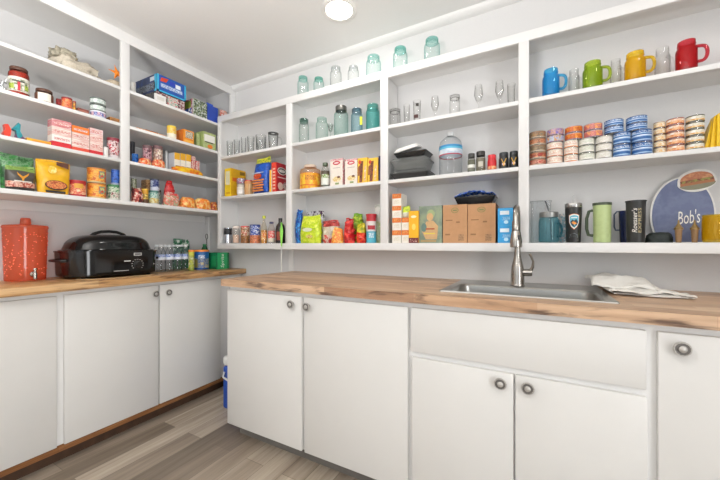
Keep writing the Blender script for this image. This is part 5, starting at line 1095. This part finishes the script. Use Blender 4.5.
def pstack(p0, p1, ytops, mats, base, names, off=.02, d=.055):
    zc = LC
    for i, (yt, mt) in enumerate(zip(ytops, mats)):
        s = left_box(p0, p1, yt, zc, off)
        o = carton(s.w, d, s.h - .0005, mt, mt, (lambda m, w, d, h: m.rect(-w * .4, w * .4, h * .3, h * .62, 0, PR('#f2ece6', '#c44a44', '#e8d8cc', 80))) if i else None); at(T_(o, names[i] + ' ' + base, 'box', g), s); zc += s.h
RED = M('#cc2c34', .45)
pstack(52, 71.4, (142.5, 136, 127.5, 120.5), (RED, M('#ece6e0', .45), RW(1), PR('#d8888a', '#c45a64', '#e6d4d0', 22, stretch=(.3, .3, 6))), 'packet in the left one of three packet stacks', ('flat red bottom', 'white lower', 'red and white upper', 'pink topmost'))
pstack(72, 89.4, (148, 140, 133.6, 127), (M('#d8503a', .45), RW(4), RW(2), M('#e8782a', .45)), 'packet in the middle one of three packet stacks', ('flat red bottom', 'striped lower', 'striped upper', 'orange topmost'))
pstack(90, 103, (151, 141.5, 135, 129), (RED, RW(7), RW(5), PR('#cc5a60', '#e8e0dc', '#d8706c', 22, stretch=(.3, .3, 6))), 'packet in the right one of three packet stacks', ('flat red bottom', 'white lower', 'white upper', 'red and white topmost'))
s = left_round(106.8, 119.5, 137.5, LC, .02); o = can(s.r, s.h, [(.14, M('#d8d0d0')), (.85, PR('#b8384a', '#e6dcd8', '#7a2a34', 45)), (1, M('#8a2a38'))]); at(T_(o, 'red and white can next to the post on third left shelf', 'can'), s)
s = left_round(103.6, 108.2, 147, LC, .012); o = can(s.r, s.h, [(1, M('#e0dcd8'))]); at(T_(o, 'tiny white tin in front of the red and white can', 'tin'), s)
s = left_round(130.3, 134.8, 141.5, LC, .20); o = can(s.r, s.h, [(.5, M('#5a5a5c')), (1, M('#3a3a3e'))]); at(T_(o, 'dark grey can just right of the post on third left shelf', 'can'), s)
s = left_round(132, 138.2, 153.5, LC, .11); o = can(s.r, s.h, [(.2, M('#d8dce0')), (1, PR('#1f5fc0', '#3a86dc', '#184a9c', 50))]); at(T_(o, 'small bright blue can right of the post', 'can'), s)
for (p0, p1, yt, mats, lab) in ((142.6, 152, 145, ('#9a3048', '#d8b0b4', '#5a2434'), 'maroon can standing behind the orange packets'), (152.8, 162.6, 145.5, ('#c8a888', '#7a3a4a', '#e8dcc8'), 'tan and maroon can right of the plain maroon can')):
    s = left_round(p0, p1, yt, LC, .07); o = can(s.r, s.h, [(.1, M('#b8b8b8')), (.85, PR(*mats, 50)), (1, M('#7a5a5c'))]); at(T_(o, lab, 'can'), s)
for (p0, p1, yt, sd, lab) in ((139.5, 149.6, 158.5, 2, 'orange and red packet lying before the maroon can'), (153, 164, 160, 5, 'orange and red packet lying before the tan can')):
    s = left_box(p0, p1, yt, LC, .035); o = lumpT(s.w * 1.05, .06, s.h, PR('#e87a2a', '#d8402c', '#f0c890', 40, .3), sd, .15, name='packet'); at(T_(o, lab, 'packet', 'orange packets on third left shelf'), s)
s = left_round(163.8, 168.6, 150.5, LC, .12); o = can(s.r, s.h, [(1, M('#b4b6b6', .35, .6))]); at(T_(o, 'plain silver can behind, left of the white and yellow boxes', 'can'), s)
for (p0, p1, yt, f_, lab) in ((174.4, 180, 153, 'a', 'left white and yellow box behind the banana-yellow bag'), (180.4, 185.6, 153.6, 'b', 'middle white and yellow box behind the banana-yellow bag'), (186, 191, 154.6, 'c', 'right white and yellow box behind the banana-yellow bag')):
    s = left_box(p0, p1, yt, LC, .06); o = carton(s.w * .97, .14, s.h, M('#efe9dc', .45), M('#dedee4', .45), lambda m, w, d, h: (m.rect(-w / 2, w / 2, h * .66, h, 0, M('#e8b030')), m.rect(-w * .3, w * .3, h * .3, h * .36, 0, M('#8a7a60')))); at(T_(o, lab, 'box', 'white and yellow boxes on third left shelf'), s)
for (p0, p1, yt, lab) in ((191.4, 195.4, 156.4, 'taller small red box right of the white and yellow boxes'), (195.8, 199.6, 161, 'shorter small red box at the right of the yellow bag')):
    s = left_box(p0, p1, yt, LC, .06); o = carton(s.w * .97, .06, s.h, PR('#c8242c', '#e8dcd4', '#a81c24', 60, p=(.55, .62)), M('#b8222a')); at(T_(o, lab, 'box'), s)
s = left_box(172.6, 201.5, 168, LC, .03); o = lumpT(s.w * 1.03, .05, s.h, PR('#f0c81e', '#ecae1c', '#d8602a', 18, .3, p=(.5, .68)), 9, .15, name='snack_bag'); at(T_(o, 'long yellow bag lying along the edge of third left shelf', 'bag'), s)

# bottom shelf of the left unit
s = left_box(.5, 33, 155, LD, .10); o = bag(s.w * 1.05, .05, s.h * .92, [(.7, PR('#2f6a34', '#3f8a44', '#234f28', 25)), (1, PR('#2f6a34', '#7aa07a', '#3f8a44', 35, p=(.52, .6)))], 33, .004, narrow=1.0); at(T_(o, 'wide green bag behind the dark horned-emblem bag', 'bag'), s)
s = left_box(4.5, 35.4, 167, LD, .045)
def horn(m, w, d, h):
    gd = M('#d8962e', .4); y = -d / 2 - .003
    for sg in (-1, 1):
        m.add([(sg * x * w, y - .001, z * h) for x, z in ((.0, .52), (.05, .52), (.17, .66), (.2, .78), (.13, .70), (.0, .60))], [(0, 1, 2, 3, 4, 5)], gd)
    m.add([(-.03 * w, y - .0015, .42 * h), (.03 * w, y - .0015, .42 * h), (.045 * w, y - .0015, .6 * h), (-.045 * w, y - .0015, .6 * h)], [(0, 1, 2, 3)], gd); m.rect(-w * .28, w * .28, h * .36, h * .41, y - .001, M('#e6e0d4'))
o = bag(s.w, .06, s.h * .95, [(.12, M('#2e2a28', .3)), (.38, PR('#c8604a', '#e8c4b0', '#a84634', 40, .3)), (.88, M('#4a4640', .3)), (1, M('#7a9a4a', .35))], 35, .003, narrow=.98, deco=horn, sealm=M('#86a654', .35)); at(T_(o, 'dark bag with golden horned emblem at the left of the bottom shelf', 'bag'), s)
s = left_box(36, 69, 161, LD, .045)
def meal(m, w, d, h):
    y = -d / 2 - .003; m.oval(w * .02, h * .26, w * .34, h * .15, y, M('#3a2a22')); m.oval(w * .02, h * .27, w * .31, h * .125, y - .0008, PR('#c8603a', '#e09a5c', '#a84a2c', 55)); m.oval(-w * .1, h * .72, w * .13, h * .12, y, PR('#f4d860', '#f0c020', '#f8e8a0', 40)); m.add([(w * .02, y, h * .88), (w * .4, y, h * .80), (w * .4, y, h * .98), (w * .02, y, h * .98)], [(0, 1, 2, 3)], M('#5a3424')); m.rect(-w * .3, w * .3, h * .02, h * .09, y, M('#2e241e'))
o = bag(s.w, .06, s.h * .97, [(1, M('#eab21e', .3))], 37, .003, narrow=1.05, deco=meal, seal=.04); at(T_(o, 'large yellow bag with printed meal picture on the bottom shelf', 'bag'), s)
s = left_round(68.8, 86, 180, LD, .02); o = can(s.r, s.h, [(.12, M('#a8282a')), (.75, PR('#e8a070', '#c83a2c', '#f0c8a0', 38)), (1, M('#b02428'))], deco=lambda m, r, h: m.patch(r, -20, 40, h * .5, h * .78, M('#d8a03a'))); at(T_(o, 'red labelled can between the yellow bag and the tall orange stack', 'can'), s)
s = left_round(86.8, 106, 167.5, LD, .02); h2 = s.h / 2; oc = PR('#e88a24', '#f0b848', '#c85a1e', 32)
for i in range(2):
    o = can(s.r, h2 - .0005, [(.1, M('#c8b080')), (.9, oc), (1, M('#c87a2a'))], deco=lambda m, r, h: m.patch(r, -10, 45, h * .3, h * .8, PR('#f0d870', '#4a9a8a', '#d8402a', 60))); put(T_(o, ('lower' if i == 0 else 'upper') + ' orange can of the two-high stack on the bottom left shelf', 'can', 'orange cans stacked in two'), s.x, s.y, LD + i * h2 + .0006, 90)
s = left_round(107, 120.4, 184.5, LD, .02); o = can(s.r, s.h, [(.12, M('#c8c8c0')), (.5, PR('#7a3438', '#e0d4c8', '#4a6a4a', 50)), (.85, PR('#4a8a5a', '#d8dcc8', '#3a7048', 50)), (1, M('#3c7a4c'))]); at(T_(o, 'green labelled can left of the post on the bottom shelf', 'can'), s)
h1 = s.h; s = left_round(112.6, 121.4, 169.5, LD, .03); o = can(s.r, s.h - h1 - .001, [(.12, M('#8a94a8')), (.9, PR('#2a54a8', '#3a6cc4', '#1c3c80', 45)), (1, M('#24468c'))]); put(T_(o, 'blue can standing on the green labelled can', 'can'), s.x + .004, s.y - .01, LD + h1, 90)
# second bay
s = left_round(131, 136.6, 178.5, LD, .13); o = can(s.r, s.h, [(.6, M('#7a7a62')), (1, PR('#4a5a3a', '#c8c8b0', '#3a4a2e', 50))]); at(T_(o, 'olive green can at the back, right of the post', 'can'), s)
s = left_box(131.4, 142, 188.5, LD, .04); o = bag(s.w * 1.05, .06, s.h * .95, [(1, PR('#e8dcc8', '#c8443a', '#3a2a2e', 40, .3))], 41, .006, name='packet'); at(T_(o, 'white, red and black patterned packet just right of the post', 'packet'), s)
s = left_round(141.6, 148.4, 189, LD, .03); o = can(s.r, s.h - .005, [(.3, M('#5a3a26')), (.7, PR('#d8a82e', '#5a3a22', '#e8c860', 50)), (1, M('#c8922a'))], lid=M('#d8b03a', .4), name='food_tub'); at(T_(o, 'small brown jar with yellow lid left of the teal can', 'jar'), s)
s = left_round(148.6, 158.6, 190.5, LD, .03); o = can(s.r, s.h, [(.1, M('#c8c8c0')), (.45, PR('#e0c84a', '#d8dcb8', '#c8a030', 40)), (.85, PR('#6aa69a', '#cfdcd4', '#4a8a80', 50)), (1, M('#4a7a72'))]); h1 = s.h; at(T_(o, 'teal and yellow can with a dark blue can on top of it', 'can'), s); sx_, sy_ = s.x, s.y
s = left_round(152.6, 161.8, 180, LD, .06); o = can(s.r * .95, max(.03, s.h - h1), [(.3, M('#c8ccd8')), (.9, PR('#1f2c5c', '#2c3f7c', '#b8c0d0', 50)), (1, M('#1a2448'))]); put(T_(o, 'dark blue can standing on the teal and yellow can', 'can'), sx_ - .002, sy_ + .008, LD + h1, 90)
s = left_box(146.2, 151.6, 180, LD, .12); o = carton(s.w, .06, s.h, PR('#9a7048', '#c8a070', '#7a5432', 45)); at(T_(o, 'small brown box behind the teal can', 'box'), s)
s = left_round(157, 161, 190, LD, .12); o = can(s.r, s.h, [(.85, PR('#2e3a34', '#c8ccb8', '#3c4a40', 50)), (1, M('#2a302c'))]); at(T_(o, 'dark green can squeezed between teal can and red bag', 'can'), s)
s = left_box(162, 176, 181.5, LD, .09); o = bag(s.w, .05, s.h * .95, [(1, PR('#c8202a', '#b01820', '#d83a3a', 30, .3))], 43, .012, narrow=.45); at(T_(o, 'crumpled plain red bag rising behind the red and white bag', 'bag'), s)
s = left_box(163.4, 179, 193.5, LD, .035); o = bag(s.w * 1.03, .06, s.h, [(.8, PR('#e6d8c8', '#d8503c', '#a8b090', 40, .3)), (1, PR('#c82a2c', '#d84a40', '#e6d0c4', 40, .3))], 45, .005, name='snack_bag'); at(T_(o, 'red topped white bag in the middle of the bottom left shelf', 'bag'), s)
for (p0, p1, yt, sd, lab) in ((180, 194, 197.6, 3, 'orange packet right of the red topped bag, left one of two'), (194.5, 209.5, 199, 7, 'orange packet nearer the corner, right one of two')):
    s = left_box(p0, p1, yt, LD, .035); o = lumpT(s.w * 1.0, .08, s.h, PR('#ee9a2a', '#e8702a', '#f4d080', 30, .3), sd, .16, name='snack_bag'); at(T_(o, lab, 'bag', 'orange packets on the bottom left shelf'), s)
s = left_box(210, 216.5, 202, LD, .04); o = lumpT(s.w * 1.0, .05, s.h, PR('#c8542a', '#8a2a20', '#e8a050', 40, .3), 11, .15, name='packet'); at(T_(o, 'small dark red packet at the corner end of the bottom left shelf', 'packet'), s)

# ------------------------------------------------------------------ LEFT WORKTOP
XWK = -2.04
# drink dispenser
a0, a1 = ang(1.2) - YAW, ang(48.2) - YAW; xc = -2.425; D_ = xc / math.sin((a0 + a1) / 2); r = D_ * math.sin((a1 - a0) / 2); yc = xc / math.tan((a0 + a1) / 2); h = Z_at(225.5, xc, yc) - CT
t = thing('drink_dispenser'); put(t, xc, yc, CT, 90); tag(t, 'red-orange translucent drink dispenser with metal tap on the left worktop', 'drink dispenser')
RO = GL('#ff8a6a', '#e04a30', body=.8, bodycol='#ff8258')
m = MB().lathe([(0, .008), (r * .84, .008), (r * .9, .004), (r * .92, .014), (r * .96, h * .5), (r, h * .93), (r * 1.0, h * .95)], RO, 36)
for k in range(120):
    a = random.uniform(-95, 95); z = random.uniform(.1, .88) * h; rr = r * (.925 + .075 * z / h) + .0006
    T = Matrix.Rotation(R(a), 4, 'Z') @ Matrix.Translation((0, -rr + .0012, z)); m.lathe([(0, .0028), (.0022, .0022), (.0034, 0)], M('#f8805c', .15), 6, T @ Matrix.Rotation(R(90), 4, 'X'))
part(m, 'tank', t)
part(MB().lathe([(r * 1.01, h * .945), (r * 1.03, h * .95), (r * 1.03, h * .975), (r * .98, h), (r * .3, h + .006), (r * .25, h + .008), (r * .23, h + .034), (r * .19, h + .04), (0, h + .041)], RO, 36), 'lid', t)
m = MB(); CH = M('#b9b4ac', .2, 1); T = Matrix.Translation((.006, -r * .93, .038))
m.lathe([(0, 0), (.014, 0), (.014, .004), (.008, .005), (.008, .03), (0, .03)], CH, 16, T @ Matrix.Rotation(R(90), 4, 'X')); m.lathe([(0, -.026), (.007, -.026), (.008, .002), (.005, .012), (.004, .022), (.009, .024), (.008, .032), (0, .033)], CH, 14, T @ Matrix.Translation((0, -.026, 0)))
part(m, 'tap', t, 'shiny metal tap')
# roaster oven
xf = -2.18; y0, y1 = Y_at(60, xf - .16), Y_at(149.5, xf - .16); w_ = y1 - y0; d_ = .33; xcc = xf - d_ / 2; ycc = (y0 + y1) / 2
zr = Z_at(250.6, xcc + .1, ycc) - CT; zl = Z_at(234.6, xcc, ycc) - CT
t = thing('roaster_oven'); put(t, xcc, ycc, CT, 90); tag(t, 'black electric roaster oven with domed lid on the left worktop', 'roaster oven')
BG = M('#101011', .12, var=.02)
def rr2(k, z, r=.11, kk=None): return rrect(-w_ / 2 * k, w_ / 2 * k, -d_ / 2 * (kk or k), d_ / 2 * (kk or k), r, z, 8)
m = MB(); loft(m, [rr2(.93, .012, .09), rr2(.97, .016, .1), rr2(.985, .03), rr2(1, zr - .008), rr2(1.02, zr - .008, .115), rr2(1.02, zr, .115), rr2(.98, zr, .11)], BG, cap=True, capb=True); part(m, 'body', t)
m = MB(); rings = [rr2(.95, zr + .001), rr2(.95, zr + .005), rr2(.90, zr + .009)]
for k in range(1, 9): a = R(90 * k / 9); q = .87 * (math.cos(a) ** .5); rings.append(rr2(q, zr + .012 + (zl - zr - .014) * math.sin(a) ** .9, .11 * min(1, q + .05), max(.05, q * .98)))
loft(m, rings, M('#0c0c0d', .08, var=.01), cap=True, capb=True); part(m, 'lid', t)
m = MB(); m.tube([(-w_ * .20, 0, zl - .012), (-w_ * .17, 0, zl + .002), (-w_ * .09, 0, zl + .016), (0, 0, zl + .02), (w_ * .09, 0, zl + .016), (w_ * .17, 0, zl + .002), (w_ * .20, 0, zl - .012)], .009, BLK, 10); part(m, 'lid_handle', t)
for sg in (-1, 1):
    m = MB(); x = sg * w_ / 2; m.tube([(x * .99, -.075, zr * .66), (x + sg * .016, -.07, zr * .66), (x + sg * .026, -.045, zr * .66), (x + sg * .026, .045, zr * .66), (x + sg * .016, .07, zr * .66), (x * .99, .075, zr * .66)], .008, BLK, 8); part(m, 'side_handle', t)
yF = -d_ / 2 * .992 - .001; T = Matrix.Translation((w_ * .17, yF, zr * .45)) @ Matrix.Rotation(R(90), 4, 'X')
part(MB().lathe([(0, 0), (.024, 0), (.024, .004), (.019, .006), (.017, .02), (.015, .022), (0, .022)], BLK, 24, T), 'dial', t)
m = MB(); WT = M('#c9c7c2', .5)
for k in range(11):
    a = R(-130 + 26 * k); cx, cz = w_ * .17 + .032 * math.sin(a), zr * .45 + .032 * math.cos(a); m.rect(cx - .0035, cx + .0035, cz - .0014, cz + .0014, yF - .0004, WT)
m.rect(w_ * .17 - .075, w_ * .17 - .04, zr * .58, zr * .62, yF - .0004, WT); m.rect(w_ * .17 - .13, w_ * .17 - .05, zr * .23, zr * .25, yF - .0004, WT)
m.rect(w_ * .37, w_ * .378, zr * .42, zr * .47, yF - .0004, WT); part(m, 'dial_marks', t, 'pale grey dial marks')
m = MB(); m.rect(w_ * .17 - .022, w_ * .17 + .022, zr * .80, zr * .91, yF - .0012, WT); m.rect(w_ * .17 - .018, w_ * .17 + .018, zr * .82, zr * .89, yF - .0018, M('#555452')); part(m, 'nameplate', t, 'small silver nameplate')
for sx in (-1, 1):
    for sy in (-1, 1): part(MB().lathe([(0, 0), (.012, 0), (.014, .014), (0, .014)], BLK, 12, Matrix.Translation((sx * w_ * .36, sy * .11, 0))), 'foot', t)
o = MB().tube([(-2.20, y0 + .02, CT + .004), (-2.12, y0 + .06, CT + .004), (-2.09, y0 + .16, CT + .004), (-2.11, y0 + .27, CT + .004), (-2.10, y0 + .36, CT + .004), (-2.16, y0 + .43, CT + .004)], .0035, M('#a88a64', .5), 8).build('power_cord'); tag(o, 'thin tan cord lying on the worktop in front of the roaster', 'cord')
# water bottles
PB = GL('#f2f5f7', '#9aa6b0', gloss=1.0, body=.06)
def wbot():
    h = .195; r = .0285
    return bottle([(r * .9, 0), (r, .008), (r, .03), (r * .95, .035), (r, .04), (r, .055), (r * .95, .06), (r, .065), (r, .125), (r * .9, .145), (r * .55, .168), (r * .38, .178), (r * .38, .186)], PB, M('#e6e8ea', .4), r * .45, .014, [(.5, M('#e4e9f2', .4)), (1, PR('#3c62b8', '#dfe6f2', '#5a84cc', 70))], (.085, .122), None, 'water_bottle')
w0 = wbot(); first = True; gW = 'small clear water bottles standing between roaster and jars'
for i in range(4):
    for j in range(2):
        o = w0 if first else copy_tree(w0); first = False
        xx = -2.33 - .066 * j; yy = Y_at(157.6 + i * 6.3, -2.335) + .031 * 0 + .01 * j
        put(o, xx, yy, CT, random.uniform(0, 90)); tag(o, 'small clear plastic water bottle with blue and white label, right of the roaster', 'water bottle', gW)
yy0 = Y_at(161, -2.33); k_ = 0
for o in [x for x in scn.objects if x.get('group') == gW]: o.location.y = yy0 + .0605 * (k_ // 2) + (.0 if k_ % 2 == 0 else .01); k_ += 1
s = left_round(188.4, 194.2, 250, CT, .20, -2.04); o = can(s.r, s.h - .012, [(.12, M('#8a9a3a')), (.8, PR('#b4b83c', '#8a9a34', '#e8e4c8', 30)), (1, M('#c8c84a'))], name='food_tub'); part(MB().lathe([(s.r * .98, s.h - .014), (s.r * 1.05, s.h - .014), (s.r * 1.05, s.h), (0, s.h)], M('#e8862a', .4), 22), 'lid', o); at(T_(o, 'olive yellow tub with orange lid left of the blue tub', 'tub'), s)
s = left_round(193.8, 209, 250, CT, .20, -2.04)
o = can(s.r, s.h - .012, [(.1, M('#1a4a86')), (.62, PR('#8a9096', '#2a5a9a', '#b8a878', 25)), (1, PR('#1a5a9a', '#2068ac', '#164a80', 25))], name='food_tub', deco=lambda m, r, h: (m.patch(r, -25, 25, h * .62, h * .8, PR('#e8eef2', '#1a5a9a', '#e8eef2', 60, p=(.5, .58))), m.patch(r, -60, -28, h * .12, h * .58, M('#8a8440')))); part(MB().lathe([(s.r * .98, s.h - .014), (s.r * 1.05, s.h - .014), (s.r * 1.05, s.h), (0, s.h)], M('#e8862a', .4), 24), 'lid', o); at(T_(o, 'blue labelled tub with orange lid on the left worktop', 'tub'), s)
# green soda pack
XG = -2.18; y0, y1 = Y_at(217.5, XG), Y_at(229, XG); w_ = y1 - y0; h_ = Z_at(252.6, XG, (y0 + y1) / 2) - CT
def sp_(m, w, d, h):
    m.rect(w * .34, w / 2, 0, h, 0, M('#0d6a3a', .4)); m.rect(-w / 2, w * .34, 0, h, 0, M('#2aa866', .35)); m.text('Sprite', -w * .06, h * .5, h * .84, w * .34, -.0012, M('#f4f8f4', .4), R(90), .2)
    m.srect(.02, d * .5, h * .2, h * .8, -w / 2, M('#1c8a50'))
o = carton(w_, .14, h_, M('#22a05e', .35), PR('#0f6a40', '#127a48', '#0c5a36', 12, .4), sp_, name='soda_carton'); put(T_(o, 'green soda carton with white sideways lettering in the worktop corner', 'soda carton'), XG, (y0 + y1) / 2, CT, 90)
s = left_round(209.8, 215.6, 245, CT, .36, -2.04); r, h = .033, s.h + .01
o = bottle([(r, 0), (r, h * .6), (r * .7, h * .8), (r * .4, h * .9), (r * .38, h * .96)], GL('#2a9a5a', '#0f5a30', body=.3, bodycol='#1f8a4c'), M('#1f7a44', .4), r * .45, .014, [(1, M('#157a44', .4))], (h * .3, h * .6)); put(T_(o, 'green soda bottle standing behind the soda carton', 'bottle'), -2.40, 1.745, CT, 0)
o = bag(.15, .05, Z_at(241, -2.46, 1.62) - CT, [(.45, M('#1f7a4a', .35)), (1, PR('#e2eae0', '#2a7a50', '#1d4a34', 30, .35, p=(.5, .62)))], 51, .008); put(T_(o, 'green and white printed bag against the wall behind the tubs', 'bag'), -2.485, 1.60, CT, 90)
# ring and plate on the corner board
m = MB(); x_, y_ = XW + .03, YW - .0152; zc_ = EYE + .065
m.tube([(x_ + .014 * math.sin(R(a)), y_, zc_ - .022 * math.cos(R(a))) for a in range(0, 345, 15)] + [(x_ + .001, y_ - .001, zc_ - .03), (x_ + .004, y_ - .001, zc_ - .12), (x_ + .002, y_ - .001, CT + .02), (x_ + .006, y_ - .01, CT + .0035), (x_ + .03, y_ - .04, CT + .0035)], .0028, M('#6a6660', .5), 6)
o = m.build('power_cord'); tag(o, 'dark cord looped on the pale corner board, hanging down to the worktop', 'cord')


# ================================================================== CAMERA
cd = bpy.data.cameras.new('camera'); cam = bpy.data.objects.new('camera', cd); COL.objects.link(cam)
cam.location = (0, 0, EYE); cam.rotation_euler = (R(90), 0, YAW)
cd.sensor_width = 36; cd.sensor_fit = 'HORIZONTAL'; cd.lens = F / 720 * 36; cd.shift_y = 4 / 720; cd.clip_start = .02
scn.camera = cam
vs_ = scn.view_settings; vs_.view_transform = 'Standard'; vs_.look = 'None'; vs_.gamma = 1; vs_.exposure = -1.27; vs_.use_curve_mapping = False
